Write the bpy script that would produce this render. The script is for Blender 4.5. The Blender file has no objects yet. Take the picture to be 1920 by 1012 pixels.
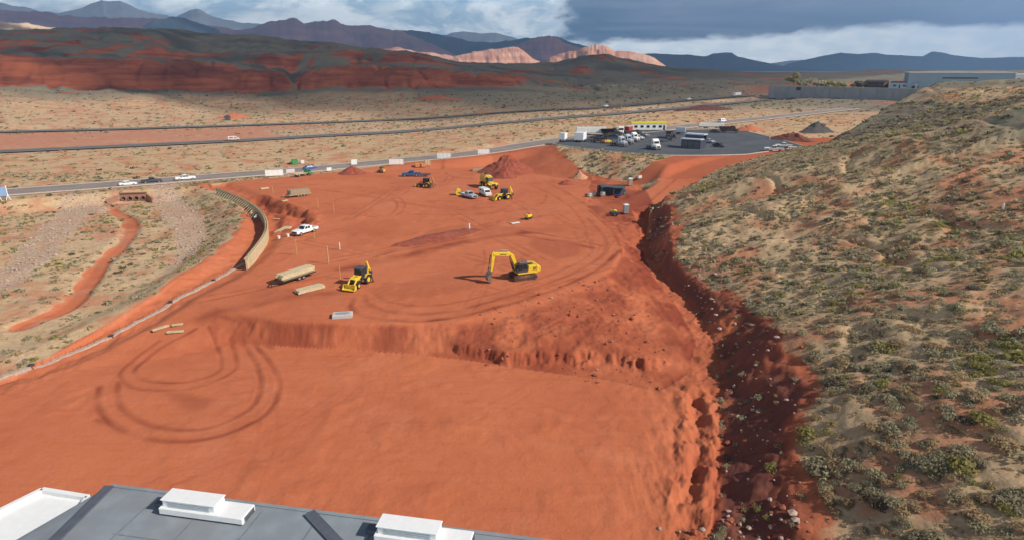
import bpy, bmesh, math, random
import numpy as np
from mathutils import Vector, Matrix
random.seed(7)
RNG = np.random.default_rng(11)
S = bpy.context.scene
COL = S.collection
# ------------------------------------------------------------------ camera
CAM_H, PITCH, FPX = 33.0, math.radians(18.2), 1144.1
SP, CP = math.sin(PITCH), math.cos(PITCH)
cam = bpy.data.cameras.new('camera')
cam.lens = 18.0 / (960.0 / FPX)
cam.sensor_width = 36
cam.clip_start = 0.5
cam.clip_end = 90000
camo = bpy.data.objects.new('camera', cam)
COL.objects.link(camo)
camo.location = (0, 0, CAM_H)
camo.rotation_euler = (math.pi/2 - PITCH, 0, 0)
S.camera = camo

def ray(px, py):
    u = (px-960)/FPX
    v = (py-506)/FPX
    return u, CP - v*SP, -SP - v*CP
def U(px, py, z=0.0):
    a, b, c = ray(px, py)
    t = (z-CAM_H)/c
    return (a*t, b*t)
def UL(pts, z=0.0):
    return [U(p[0], p[1], p[2] if len(p) > 2 else z) for p in pts]

# ------------------------------------------------------------------ noise
def _h(ix, iy, seed):
    n = (ix.astype(np.int64)*374761393 + iy.astype(np.int64)*668265263 + seed*974711) & 0xFFFFFFFF
    n = ((n ^ (n >> 13))*1274126177) & 0xFFFFFFFF
    n = n ^ (n >> 16)
    return (n & 0xFFFF)/65535.0
def vnoise(x, y, seed=0):
    x = np.asarray(x, float); y = np.asarray(y, float)
    ix = np.floor(x); iy = np.floor(y)
    fx = x-ix; fy = y-iy
    fx = fx*fx*fx*(fx*(fx*6-15)+10); fy = fy*fy*fy*(fy*(fy*6-15)+10)
    a = _h(ix, iy, seed); b = _h(ix+1, iy, seed); c = _h(ix, iy+1, seed); d = _h(ix+1, iy+1, seed)
    return (a+(b-a)*fx)*(1-fy) + (c+(d-c)*fx)*fy
def fbm(x, y, oct=4, seed=0, gain=.5):
    s = 0; amp = 1; tot = 0
    for o in range(oct):
        s = s + amp*(vnoise(x, y, seed+o*17)-.5)
        tot += amp
        x = x*2.03+3.1; y = y*2.03+1.7; amp *= gain
    return s/tot*2
def sst(a, b, x):
    t = np.clip((x-a)/(b-a), 0, 1)
    return t*t*(3-2*t)

def dist_pl(X, Y, P, A=None):
    """distance to a polyline, attribute at the nearest point, arc length there"""
    P = np.asarray(P, float)
    best = np.full(X.shape, 1e18); att = np.zeros(X.shape); arc = np.zeros(X.shape)
    s0 = 0.0
    for i in range(len(P)-1):
        a = P[i]; d = P[i+1]-a; L2 = float(d @ d); L = math.sqrt(L2)
        t = np.clip(((X-a[0])*d[0]+(Y-a[1])*d[1])/L2, 0, 1)
        q = (X-a[0]-t*d[0])**2 + (Y-a[1]-t*d[1])**2
        m = q < best
        best = np.where(m, q, best)
        arc = np.where(m, s0+t*L, arc)
        if A is not None:
            att = np.where(m, A[i]+(A[i+1]-A[i])*t, att)
        s0 += L
    return np.sqrt(best), att, arc
def inpoly(X, Y, P):
    r = np.zeros(X.shape, bool)
    n = len(P)
    for i in range(n):
        x0, y0 = P[i]; x1, y1 = P[(i+1) % n]
        if y0 == y1: continue
        c = ((y0 > Y) != (y1 > Y)) & (X < (x1-x0)*(Y-y0)/(y1-y0)+x0)
        r ^= c
    return r

# ------------------------------------------------------------------ plan of the place (metres)
T_PX = [(1330,1150,-3),(1332,1012,-3),(1342,900,-3),(1352,840,-3),(1346,760,-3),(1350,690,-3),(1335,640,-3),(1300,580,-2.7),(1258,535,-2.3),(1226,490,-1.8),(1212,445,-1),(1218,405,0),(1250,374,.8),(1300,340,2.9),(1350,315,4.6),(1410,296,6),(1508,277,6),(1560,268,6)]
T_W = UL(T_PX); T_Z = [p[2] for p in T_PX]
T_B = [2.5,2.7,3.1,3.8,4.4,4.1,2.9,2.3,2.7,3.8,4.2,3.6,1.6,.8,.5,.4,.4,.4]
T_BW = [7,7,7,6.8,6.4,5.8,5.2,4.4,3.6,3.4,3.2,2.8,1.8,1.2,1,1,1,1]
T_SL = [.36]*12+[.34,.30,.22,.17,.22,.36]
HILL = T_W + [(260,330),(700,330),(700,-60),(14,-60)]
EDGE_L = UL([(-900,860),(-300,745),(0,678),(100,640),(200,600),(300,555),(400,490),(440,455),(462,420),(455,395),(430,375),(395,358),(372,349)], -1)
ROAD_LOW = UL([(372,347),(240,353),(120,363),(20,371),(-300,398),(-900,440)])
BASIN = EDGE_L + ROAD_LOW
EMB = UL([(400,346),(500,335),(700,317),(900,295),(965,288),(1010,300),(1060,318),(1110,331),(1190,350),(1212,366),(1225,385)])
SITE = EDGE_L + EMB + T_W[11::-1] + [(13,-60),(-300,-60)]
E1_PX = [(250,480),(330,545),(420,580),(520,598),(640,604),(760,606),(860,602),(980,572),(1080,535),(1145,503),(1168,468),(1150,432),(1100,392)]
E2_PX = [(-100,730,-3),(60,705,-3),(200,685,-3),(330,668,-3),(430,645,-3),(500,648,-3),(640,656,-3),(760,663,-3),(860,674,-3),(1000,694,-3),(1150,714,-3),(1235,735,-3),(1290,700,-3),(1305,640,-3),(1268,572,-2.6),(1224,522,-2.1),(1204,470,-1.5),(1198,425,-.7),(1185,396,0)]
E1_W = UL(E1_PX); E2_W = UL(E2_PX); E2_Z = [p[2] for p in E2_PX]
POLY_A = E1_W + [(60,420),(-400,420),(-400,E1_W[0][1])]
POLY_B = E2_W + [(90,150),(90,-60),(-400,-60),(-400,E2_W[0][1])]
LOT = UL([(1035,270),(1075,277),(1130,283),(1200,289),(1260,292),(1330,292),(1400,290),(1508,275),(1460,261),(1375,241),(1290,244),(1230,246),(1150,249),(1060,263)], 6)
HAUL_PX = [(1090,395,0),(1150,385,0),(1200,380,.2),(1240,361,1.1),(1290,331,3),(1340,310,4.7),(1400,295,5.9),(1420,291,6)]
HAUL = UL(HAUL_PX); HAUL_Z = [p[2] for p in HAUL_PX]
WALL_PX = [(405,353),(430,362),(452,371),(472,382),(487,393),(496,406),(500,420),(498,436),(486,455),(460,486)]
WALL = UL(WALL_PX, 1.2)
FOOT_PX = [(460,492,-.9),(440,503,-.9),(400,528,-1),(362,548,-1.2),(310,578,-1.6),(257,607,-2.2),(185,640,-2.8),(100,676,-3.3),(0,713,-3.6),(-300,800,-3.6)]
FOOT = UL(FOOT_PX)
DIG = UL(WALL_PX, -1) + FOOT[1:]

def base_z(X, Y):
    return 6.0*sst(-75, 45, X)*sst(120, 200, Y)
def march(px, py, fn, t0=20, t1=4000):
    a, b, c = ray(px, py)
    ts = np.geomspace(t0, t1, 3000)
    z = CAM_H+c*ts - fn(a*ts, b*ts)
    k = int(np.argmax(z < 0)) if (z < 0).any() else len(ts)-1
    lo, hi = ts[max(k-1, 0)], ts[k]
    tt = np.linspace(lo, hi, 60)
    z = CAM_H+c*tt - fn(a*tt, b*tt)
    k = int(np.argmax(z < 0)) if (z < 0).any() else 59
    t = tt[k]
    return (a*t, b*t, CAM_H+c*t)
def road_line(pxs):
    return [march(x, y, base_z)[:2] for x, y in pxs]
FRONT = road_line([(-500,401),(0,361),(240,344),(500,323),(720,303),(900,287),(1010,268),(1100,257),(1200,247),(1300,235),(1400,225),(1500,214),(1600,203)])
HWY_N = road_line([(-500,307),(0,284),(220,274),(440,264),(640,252),(860,237),(1060,222),(1280,202),(1400,190.5),(1440,186.5)])
HWY_F = road_line([(-500,262),(0,247),(230,242),(600,230),(860,216),(1060,205.5),(1136,201),(1280,189),(1380,181),(1440,177)])
def smooth_pl(P, n=3):
    P = np.array(P, float)
    for _ in range(n):
        Q = [P[0]]
        for i in range(len(P)-1):
            Q += [P[i]*.75+P[i+1]*.25, P[i]*.25+P[i+1]*.75]
        Q.append(P[-1]); P = np.array(Q)
    return P
FRONT_S, HWY_NS, HWY_FS = (smooth_pl(r, 2) for r in (FRONT, HWY_N, HWY_F))
ROADS = [(FRONT_S, 5.6), (HWY_NS, 6.2), (HWY_FS, 6.0)]

# far badland hills: picture-measured outlines turned into ranges and heights
def _curve(pts):
    a = np.array(pts, float)
    az = np.arctan2((a[:,0]-960)/FPX, CP-(a[:,1]-506)/FPX*SP)
    u = (a[:,0]-960)/FPX; v = (a[:,1]-506)/FPX
    el = (-SP-v*CP)/np.sqrt(u*u+(CP-v*SP)**2)
    o = np.argsort(az)
    return az[o], el[o]
SC_B = _curve([(-300,170),(0,168),(250,170),(530,175),(700,172),(900,166),(1060,165),(1200,171),(1450,179),(2000,179)])
SC_T = _curve([(-300,103),(0,105),(250,109),(400,121),(530,137),(548,156),(580,137),(620,126),(700,123),(800,131),(950,142),(1070,156),(1250,157),(1450,155),(2000,150)])
SC_M = _curve([(-300,82),(0,80),(150,78),(290,82),(320,96),(420,100),(600,96),(760,104),(820,118),(950,135),(1070,146),(1250,149),(1450,150),(2000,146)])
CREST = _curve([(-300,62),(0,61),(120,59),(250,56),(350,57),(450,68),(560,78),(640,84),(720,92),(800,104),(860,116),(960,120),(1040,118),(1090,108),(1140,107),(1200,118),(1260,128),(1400,136),(1560,137),(1650,131),(1750,133),(2000,132)])
R_B, R_T, R_M1, R_M2, R_C = 700., 840., 1010., 1130., 1650.
def hills_z(X, Y):
    r = np.hypot(X, Y); az = np.arctan2(X, Y)
    w = 1+.10*fbm(az*7, r*0, 3, 5)
    rr = r*w
    g = lambda C, R: CAM_H + R*np.interp(az, C[0], C[1])
    zb, zt, zm, zc = g(SC_B, R_B), g(SC_T, R_T), g(SC_M, R_M2), g(CREST, R_C)
    zb = np.maximum(zb, 2.5); zt = np.maximum(zt, zb+.5); zm = np.maximum(zm, zt+1); zc = np.maximum(zc, zm+1)
    b0 = base_z(X, Y)
    z = b0 + (zb-b0)*sst(430, R_B, rr)
    k = np.clip((rr-R_B)/(R_T-R_B), 0, 1)
    step = .35*k + .65*sst(.25, .62, k)*1.0
    z = z + (zt-zb)*step
    z = z + (zm-zt)*(.25*sst(R_T, R_M1, rr) + .75*sst(R_M1, R_M2, rr))
    z = z + (zc-zm)*sst(R_M2, R_C, rr)
    z = z - (zc-14)*.9*sst(R_C+120, R_C+1500, rr)
    amp = sst(460, 760, r)*np.clip((zc-10)/60, .12, 1)
    ip = inpoly(X, Y, PLAT); dp = dist_pl(X[ip], Y[ip], PLAT+PLAT[:1])[0] if ip.any() else None
    if ip.any(): z[ip] = np.maximum(z[ip], 6+11*sst(0, 7, dp))
    z = z + amp*(7*fbm(X/95, Y/95, 5, 21) + 3.2*fbm(X/19, Y/19, 4, 33))
    g2 = np.abs(fbm(X/26+Y/90, Y/60, 3, 43)); z = z - amp*4.5*np.clip(.2-g2, 0, 1)/.2*sst(R_B-20, R_B+40, rr)*(1-sst(R_T+20, R_T+160, rr))
    gul = np.abs(fbm(X/60, Y/130, 3, 41))
    z = z - amp*5*np.clip(.22-gul, 0, 1)/.22*sst(R_B-60, R_T, rr)
    return z

def height(X, Y, full=False):
    X = np.atleast_1d(np.asarray(X, float)); Y = np.atleast_1d(np.asarray(Y, float))
    r = np.hypot(X, Y)
    out = np.zeros(X.shape)
    M = {k: np.zeros(X.shape) for k in ('scrub','wet_shade','pale','grey','soil_shade')} if full else None
    near = (r < 430)
    far = ~near
    if far.any():
        x, y = X[far], Y[far]
        out[far] = hills_z(x, y)
    if near.any():
        x, y = X[near], Y[near]
        b = base_z(x, y)
        site = inpoly(x, y, SITE); hill = inpoly(x, y, HILL); basin = inpoly(x, y, BASIN)
        # general ground outside the works
        dE, _, _ = dist_pl(x, y, EMB)
        z = b*sst(0, 13, dE)
        z = np.where(site, 0, z)
        # two pads and the dozed slope between them
        A = inpoly(x, y, POLY_A); B = inpoly(x, y, POLY_B)
        d1, _, s1 = dist_pl(x, y, E1_W); d2, z2, _ = dist_pl(x, y, E2_W, E2_Z)
        rr = d1/(d1+d2+1e-6)
        s1n = s1 + 4*fbm(x/9, y/9, 2, 61)
        ledge = sst(69, 73, s1n)*(1-sst(86, 91, s1n))*(.5+.7*vnoise(x/3.1, y/3.1, 66))
        lk = np.minimum(.45*ledge, .6)
        prof = rr*(1-lk) + lk*sst(.76, .85, rr + .20*fbm(s1/5.5, rr*1.5, 3, 62, .38) + .05*fbm(x/.8, y/.8, 3, 63))
        zs = z2*prof
        bump4 = 4*rr*(1-rr)
        groove = vnoise(s1/1.15, s1*0, 71) + .5*vnoise(s1/.45, rr*2, 72)
        left_k = 1-sst(66, 76, s1n)*.85
        start_k = sst(38, 47, s1)
        zs = zs + bump4*start_k*(.30*left_k*(groove-.75)*(.4+1.2*vnoise(x/5,y/5,77)) + .55*(1-left_k*.7)*fbm(x/3.0, y/3.0, 4, 73) + .16*fbm(x/.7, y/.7, 2, 74))
        mid = site & ~A & ~B
        z = np.where(mid, zs, z)
        z = np.where(site & B, z2*0 - 3.0 + (z2+3)*np.exp(-d2/4), z)
        z = z + .28*fbm(x/1.6, y/1.6, 4, 87)*(1-sst(4, 8, dist_pl(x, y, EDGE_L)[0]))*(site | basin)
        z = z + np.where(site, .07*fbm(x/14, y/14, 3, 81) + .025*fbm(x/1.7, y/1.7, 3, 82), 0)
        # trench by the wall / footing
        dW, _, _ = dist_pl(x, y, DIG)
        z = z - np.where(basin, .55, 1.05)*(1-sst(1.6, 5.5, dW))*(site | basin)*np.where(B & site, .35, 1)
        # cut east of the wall, near the trailer
        nz_ = fbm(x/2.2, y/2.2, 4, 88)
        dc, _, _ = dist_pl(x + 1.1*nz_, y + 1.1*fbm(x/2.4, y/2.4, 4, 89), UL([(478,372),(505,385),(535,395),(560,405),(562,418),(545,428)]))
        z = z - np.where(site, (1.0+.8*nz_)*(1-sst(.8, 2.2, dc)), 0) + np.where(site, (.45+.7*nz_)*sst(2.0,3.0,dc)*(1-sst(3.2,5.5,dc)),0)
        # basin
        dl, _, _ = dist_pl(x, y, EDGE_L); dr, _, _ = dist_pl(x, y, ROAD_LOW)
        zb = -3.1*sst(0, 10, dl)*sst(1.5, 8, dr) + .35*fbm(x/7, y/7, 3, 91)*sst(0, 5, dl)*sst(2, 8, dr)
        wash, _, _ = dist_pl(x, y, WASH)
        zb = zb - .7*(1-sst(.8, 2.8, wash))
        zpad = np.where(A, 0, np.where(B, -3.0, z2*rr))
        zb = zb + zpad*(1-sst(0, 10, dl))*sst(1.5, 8, dr)
        z = np.where(basin, zb - .55*(1-sst(1.6, 5.5, dW)), z)
        # lot embankment
        lot = inpoly(x, y, LOT); dL, _, _ = dist_pl(x, y, LOT+LOT[:1])
        wl = np.where(lot, 1, 1-sst(0, 1, dL/26))
        wl = np.where(lot, 1, np.clip(1-dL/24, 0, 1)**1.15)
        z = np.where(~hill, np.maximum(z, z*(1-wl)+6*wl - .03 + np.where(lot, 0, .25*fbm(x/4, y/4, 3, 95)*np.minimum(dL/4, 1))), z)
        # hillside on the right
        dT, tz, sT = dist_pl(x, y, T_W, T_Z); _, bh, _ = dist_pl(x, y, T_W, T_B)
        _, bw, _ = dist_pl(x, y, T_W, T_BW); _, hsl, _ = dist_pl(x, y, T_W, T_SL)
        n1 = fbm(x/11, y/11, 4, 101)
        md = .68+.64*vnoise(sT/8, sT*0, 109); bh = bh*md; bw = bw*(.6+.8*vnoise(sT/9, sT*0, 110))
        dn = np.maximum(dT + (1.6*n1 + .8*fbm(x/2.5, y/2.5, 3, 102))*sst(.3, 3, dT)*sst(.5, 3, bh), 0)
        bank = bh*sst(-.15, 1.0, dn/bw)*1.0
        bank = bank - bh*sst(-.15, 1.0, 0*dn)
        up = np.maximum(dn-bw*.8, 0)
        cap = 28.5 + 1.2*fbm(x/38, y/38, 2, 104)
        zh = tz + bank + cap*np.tanh(up*(hsl+.12*sst(60, 110, x)*(1-sst(170,190,y)))/cap) + (.55*n1 + .13*fbm(x/2.6, y/2.6, 3, 103))*sst(0, 14, dT)
        zh = zh - .6*np.clip(.12-np.abs(fbm(x/16+y/40, y/26-x/60, 2, 105)), 0, 1)/.12*sst(8, 25, dT)
        onb = sst(.1, .5, dn)*(1-sst(-.5, 1.0, dn-bw))*sst(.5, 3, bh)
        zh = zh + onb*(.30*(vnoise(sT/.55, dn*.25, 107)-.5) + .5*fbm(x/2.4, y/2.4, 4, 108))
        z = np.where(hill, zh, z)
        # spoil and roughness each side of the toe
        sp = (1-sst(0, 8, dT))*sst(.5, 2.5, bh)
        z = z + sp*np.where(hill, .40, .62)*fbm(x/2.1, y/2.1, 5, 111, .6)
        # spoil ridge along the east side of the lower pad
        dB, _, _ = dist_pl(x, y, BERM)
        dB2 = dist_pl(x + .5*fbm(x/1.5, y/1.5, 3, 116), y, BERM)[0]
        z = z + np.where(hill, 0, -.55*np.exp(-(dB2/.7)**2)*(.45+.8*vnoise(x/2, y/6, 117)) + .5*np.exp(-((dB2-1.3)/.7)**2)*(.5+.9*fbm(x/.9, y/1.6, 4, 115)) + .22*np.exp(-(dB2/5)**2)*fbm(x/.8, y/2.2, 4, 118))
        # haul ramp
        dh, hz, _ = dist_pl(x, y, HAUL, HAUL_Z)
        wh = 1-sst(4.2, 7.5, dh)
        z = z*(1-wh) + hz*wh
        # ruts
        for pts, w, k in TRACKS:
            bx = (x > pts[:,0].min()-3) & (x < pts[:,0].max()+3) & (y > pts[:,1].min()-3) & (y < pts[:,1].max()+3)
            if not bx.any(): continue
            d, _, _ = dist_pl(x[bx], y[bx], pts)
            kk = np.exp(-(d/w)**2)
            z[bx] += -.055*k*kk + .03*k*np.exp(-((d-1.5*w)/(.6*w))**2)
            if full:
                tmp = M['wet_shade'][near]; tt = tmp[bx]
                tt = np.maximum(tt, k*np.exp(-(d/(w*1.05))**2)*(.15+1.15*vnoise(x[bx]/2.6, y[bx]/2.6, 131)))
                tmp[bx] = tt; M['wet_shade'][near] = tmp
        # the ground beyond blends into the hills' ground
        k = sst(330, 430, r[near])
        z = z*(1-k) + base_z(x, y)*k*1.0
        out[near] = z
        if full:
            sc = np.zeros(x.shape); pale = np.zeros(x.shape); grey = np.zeros(x.shape); soil_shade = np.zeros(x.shape)
            nn = fbm(x/5, y/5, 3, 141)
            sc = np.where(~site & ~hill, sst(-1, 3, dE+2*nn), 0)
            sc = np.where(basin, sst(-.6, 1.6, dl+1.0*nn), sc)
            sc = np.where(basin, sc*sst(.9, 2.4, wash+.8*nn), sc)
            hs = sst(-1.2, 3.2, dn-bw+2.2*nn)
            hs = np.where(hill, hs, 0)
            hs = hs*(1-.42*(1-sst(35, 70, y))*sst(-.5, .4, nn))
            sc = np.where(hill, hs, sc)
            emb = ~hill & ~lot & (dL < 26) & (~basin)
            scr = sst(0, .5, fbm(x/9, y/9, 3, 143)+.42)*sst(3, 6, dL+2*nn)*(1-sst(13, 19, dL+3*nn))
            embz = inpoly(x, y, UL([(1050,284),(1130,288),(1260,298),(1235,312),(1180,318),(1100,306)], 4))
            dz_, _, _ = dist_pl(x, y, UL([(1050,284),(1130,288),(1260,298),(1235,312),(1180,318),(1100,306),(1050,284)], 4))
            front = emb & (y < 255)
            sc = np.where(front, np.where(embz, .9, .9*(1-sst(0, 3, dz_+nn))), sc)
            for pg in RIPRAP:
                ip = inpoly(x, y, pg); dp, _, _ = dist_pl(x, y, pg+pg[:1])
                pale = np.maximum(pale, np.where(ip, sst(-.5, 1.5, dp+nn), 0))
            pale = np.maximum(pale, np.where(basin, .30*sst(-.3, .4, nn), 0))
            # verges
            for P, hw in ROADS:
                d, _, _ = dist_pl(x, y, P)
                vg = np.exp(-np.maximum(d-hw, 0)/2.2)
                pale = np.maximum(pale, .75*vg*~site)
            sc = sc*(1-wh)
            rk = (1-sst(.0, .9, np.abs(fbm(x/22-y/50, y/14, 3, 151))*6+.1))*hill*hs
            rk = np.maximum(rk*.5, np.where(hill & (bh > 1), (1-sst(-1.5, 1.2, dn-bw+1.6*nn))*sst(.0,1.2,dn)*sst(-.6,.1,nn), 0))  # second term darkens the cut bank, deepening its shade in the colour
            grey = np.where(hill, sst(.02, .5, fbm(x/30, y/30, 3, 153)+ .5*sst(60, 130, x)-.12), 0)
            M['scrub'][near] = sc; M['pale'][near] = pale; M['grey'][near] = grey; M['soil_shade'][near] = rk
            w0 = M['wet_shade'][near]
            damp_shade = np.where(site, sst(.02,.16,rr)*.95*mid*start_k*sst(-.75, .3, nn) + sp*.5*sst(-.5,.5,nn), 0)
            damp_shade = np.maximum(damp_shade, np.where(site & (dc < 4), .5, 0))
            damp_shade = np.maximum(damp_shade, np.where(hill & (bh > 1), .8*(1-sst(-.6, 1.6, dn-bw+1.3*nn))*sst(-.7,.2,nn), 0))  # bank face darkened too: shade painted into the soil colour
            damp_shade = np.maximum(damp_shade, np.where(emb & (sc < .5), .45, 0))
            for pg, k_ in DAMP:
                ip = inpoly(x, y, pg); dp, _, _ = dist_pl(x, y, pg+pg[:1])
                damp_shade = np.maximum(damp_shade, k_*np.where(ip, sst(0, 1.6, dp+.8*nn), 0))
            M['wet_shade'][near] = np.maximum(w0, damp_shade)
    # flatten under the roads
    RD = []
    for P, hw in ROADS:
        lim = hw+3+.02*r
        cand = (r < 1700) & (Y > 60)
        d = np.full(X.shape, 1e6)
        if cand.any(): d[cand] = dist_pl(X[cand], Y[cand], P)[0]
        RD.append(d)
        w = 1-sst(hw+1.0+.013*r, hw+4+.03*r, d)
        out = out*(1-w) + (base_z(X, Y)+hwy_lift(X, Y)-.06-.0011*r)*w
    if full:
        fx, fy, fr = X[far], Y[far], r[far]
        if far.any():
            az = np.arctan2(fx, fy); w = 1+.10*fbm(az*7, fr*0, 3, 5); q = fr*w
            n = fbm(fx/70, fy/70, 4, 161); n2 = fbm(fx/25, fy/140, 3, 163)
            zt = np.interp(az, SC_T[0], SC_T[1])*R_T; zb = np.interp(az, SC_B[0], SC_B[1])*R_B
            tall = sst(3, 16, zt-zb)
            zm = np.interp(az, SC_M[0], SC_M[1])*R_M2
            tall2 = sst(4, 16, zm-zt)
            red = tall*sst(R_B-10, R_B+30, q+60*n)*(1-sst(R_T-15, R_T+30, q+60*n))
            red = np.maximum(red, tall2*sst(R_M1-30, R_M1+30, q+70*n)*(1-sst(R_M2-10, R_M2+60, q+80*n))*sst(-.25, .35, n2+.25))
            red = np.maximum(red, .8*sst(.25, .5, n)*sst(480, 620, fr)*(1-sst(1900,2500,fr)))
            M['scrub'][far] = 1-red
            M['grey'][far] = sst(560, 680, q + 70*n + 150*sst(-.20, .05, az))
            M['wet_shade'][far] = .35*red
            M['pale'][far] = .25*(1-sst(480, 640, q+60*n))
        # bare median between the carriageways
        med = inpoly(X, Y, [tuple(p) for p in HWY_NS] + [tuple(p) for p in HWY_FS[::-1]])
        mm = med & (r < 900)
        M['scrub'] = np.where(mm, np.maximum(.55*sst(-.2, .5, fbm(X/24, Y/12, 3, 171)), .9*sst(-160, -90, X+60*fbm(X/40, Y/20, 2, 172))), M['scrub'])
        M['pale'] = np.where(mm, .55, M['pale'])
        M['grey'] = np.where(mm, 0, M['grey'])
        return out, M
    return out
WL0, WL1 = U(1440,184.5,6), U(1790,198,6)
_wd = np.array(WL1)-np.array(WL0); _wn = np.array([-_wd[1], _wd[0]])/np.hypot(*_wd)
PLAT = [tuple(np.array(p)+_wn*9) for p in (WL0, WL1)] + [tuple(np.array(WL1)+_wn*330+_wd*.8), tuple(np.array(WL0)+_wn*330+_wd*.25)]
def hwy_lift(X, Y):
    return 0.0
def pxline(pts, z=0.0, n=2):
    return smooth_pl(UL(pts, z), n)
WASH = smooth_pl(UL([(205,392),(232,404),(246,418),(244,438),(222,462),(190,490),(165,525),(140,560),(100,588),(40,612)], -3.2), 2)
RIPRAP = [UL([(120,385),(200,378),(212,388),(175,405),(135,440),(110,480),(60,520),(0,552),(-120,600),(-120,560),(0,500),(45,455),(85,415)], -3),
          UL([(285,362),(330,362),(372,392),(392,430),(385,465),(350,500),(300,520),(320,480),(325,440),(300,405),(282,385)], -3)]
BERM = UL([(1302,742),(1312,800),(1310,850),(1300,900),(1288,935)], -3)
def loop(pts, z=-3.0):
    return pxline(pts, z)
ZL = -3.0
TRACKS = [
 (loop([(395,632),(410,655),(414,675),(413,695),(395,706),(360,714),(325,718),(285,716),(255,708),(248,694),(270,675),(310,655),(370,635)], ZL), .33, .8),
 (loop([(432,640),(440,660),(444,685),(436,697),(415,710),(380,723),(335,731),(285,732),(245,727),(228,712),(222,700),(240,680),(300,650)], ZL), .33, .7),
 (loop([(450,640),(470,665),(484,690),(490,715),(484,745),(466,768),(432,786),(395,800),(350,807),(300,802),(262,790),(230,770),(215,745),(222,715)], ZL), .38, .9),
 (loop([(470,640),(495,665),(513,690),(524,718),(518,750),(498,778),(460,800),(420,815),(370,825),(320,828),(270,820),(225,806),(195,785),(178,755),(185,725)], ZL), .38, .9),
 (loop([(225,806),(205,792),(185,785)], ZL), .5, .6),
 (loop([(380,606),(430,612),(470,622),(510,640)], -2), .4, .7),
 (loop([(380,600),(430,592),(500,578),(560,568),(640,560)], -1.2), 1.4, .55),
 (loop([(660,560),(655,580),(680,593),(740,602),(820,600),(900,585),(980,562),(1060,535),(1130,500),(1160,470)], 0), .5, .75),
 (loop([(680,553),(690,575),(760,590),(840,585),(940,560),(1030,530),(1100,500),(1140,470),(1130,440),(1100,410)], 0), .5, .5),
 (loop([(700,548),(720,566),(790,576),(880,562),(970,537),(1050,508),(1110,478),(1105,450)], 0), .45, .4),
 (loop([(640,505),(700,492),(780,474),(850,458),(920,443),(980,436),(1040,432)], 0), 1.5, .75),
 (loop([(960,438),(1000,446),(1060,455),(1110,465)], 0), .55, 1),
 (loop([(975,432),(1030,441),(1090,452),(1130,462)], 0), .4, .8),
 (loop([(700,482),(740,470),(800,460),(860,448),(900,440)], 0), .5, .6),
 (loop([(1020,340),(1060,360),(1100,385),(1130,410),(1155,440),(1168,465)], 0), .4, .55),
 (loop([(990,345),(1030,362),(1070,388),(1095,420),(1100,450)], 0), .4, .4),
 (loop([(830,318),(832,308),(850,303),(890,298),(930,300)], 0), .5, .6),
 (loop([(835,325),(845,331),(870,335),(910,338)], 0), .5, .6),
 (loop([(1025,365),(1020,380),(990,392),(930,400),(850,404),(780,402)], 0), .45, .4),
 (loop([(510,350),(560,352),(640,360),(720,374),(800,388),(880,395)], 0), .6, .35),
 (loop([(480,345),(560,345),(660,350),(760,360)], 0), .5, .3),
 (loop([(1110,388),(1160,384),(1205,377),(1250,352),(1300,325),(1350,306),(1400,294)], 1.5), .4, .5),
 (loop([(1150,412),(1165,450),(1185,490),(1230,560),(1275,600)], -1), .5, .8),
 (loop([(1105,395),(1140,425),(1160,455),(1166,480)], 0), .35, .7),
 (loop([(640,625),(560,612),(470,605),(400,600)], -1), .4, .35),
]
for i in range(9):
    o = i*26
    TRACKS.append((loop([(760+o*.9,628+i*1.5-i*i*.15),(860+o*.7,640-i*4),(980+o*.5,640-i*7),(1090+o*.3,628-i*8)], -1.6), .3, .35))
def _rand_tracks():
    g = np.random.default_rng(5); out = []
    for n, (x0, x1, y0, y1), kz, kk in ((46, (-55, 22, 84, 205), 1, (.3, .75)), (22, (-45, 14, 32, 72), 0, (.08, .2))):
        for _ in range(n):
            p = np.array([g.uniform(x0, x1), g.uniform(y0, y1)]); h = g.normal(.35, .7); cv = g.normal(0, .02); P = [p.copy()]
            for i in range(int(g.uniform(5, 16))):
                h += cv*3 + g.normal(0, .03); p = p + 3*np.array([math.cos(h), math.sin(h)]); P.append(p.copy())
            P = np.array(P); k = g.uniform(*kk)
            if kz: P = P[P[:,1] > 80]
            if len(P) < 4: continue
            k = k*1.0; t = np.gradient(P, axis=0); t /= np.hypot(*t.T)[:,None]; nn_ = np.stack([-t[:,1], t[:,0]], 1)
            out.append((P, .26, k)); out.append((P+nn_*1.9, .26, k*.9))
    return out
TRACKS = [(p, w, min(1.0, k*(1.35 if p[:,1].min() > 76 else 1.0))) for p, w, k in TRACKS] + _rand_tracks()
DAMP = [(UL([(390,600),(430,610),(420,640),(413,656),(395,655),(385,625)], -2.4), .7),
        (UL([(290,735),(340,728),(410,738),(425,745),(395,765),(360,775),(325,762)], -3), .45),
        (UL([(640,525),(700,535),(780,520),(860,500),(950,515),(900,545),(800,560),(700,560)], 0), .28),
        (UL([(990,440),(1100,452),(1090,480),(1040,490),(985,460)], 0), .45),
        (UL([(740,470),(800,430),(870,418),(905,428),(880,450),(800,472)], 0), .3),
        (UL([(900,420),(1000,425),(1060,432),(950,445),(860,460)], 0), .35),
        (UL([(640,420),(740,408),(760,425),(700,455),(640,470)], 0), .15),
        (UL([(1120,375),(1215,395),(1205,460),(1215,500),(1290,600),(1250,620),(1175,500),(1170,460),(1150,425)], -.5), .6),
        (UL([(480,540),(620,545),(600,570),(480,575),(430,590)], -.5), .25)]
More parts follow.
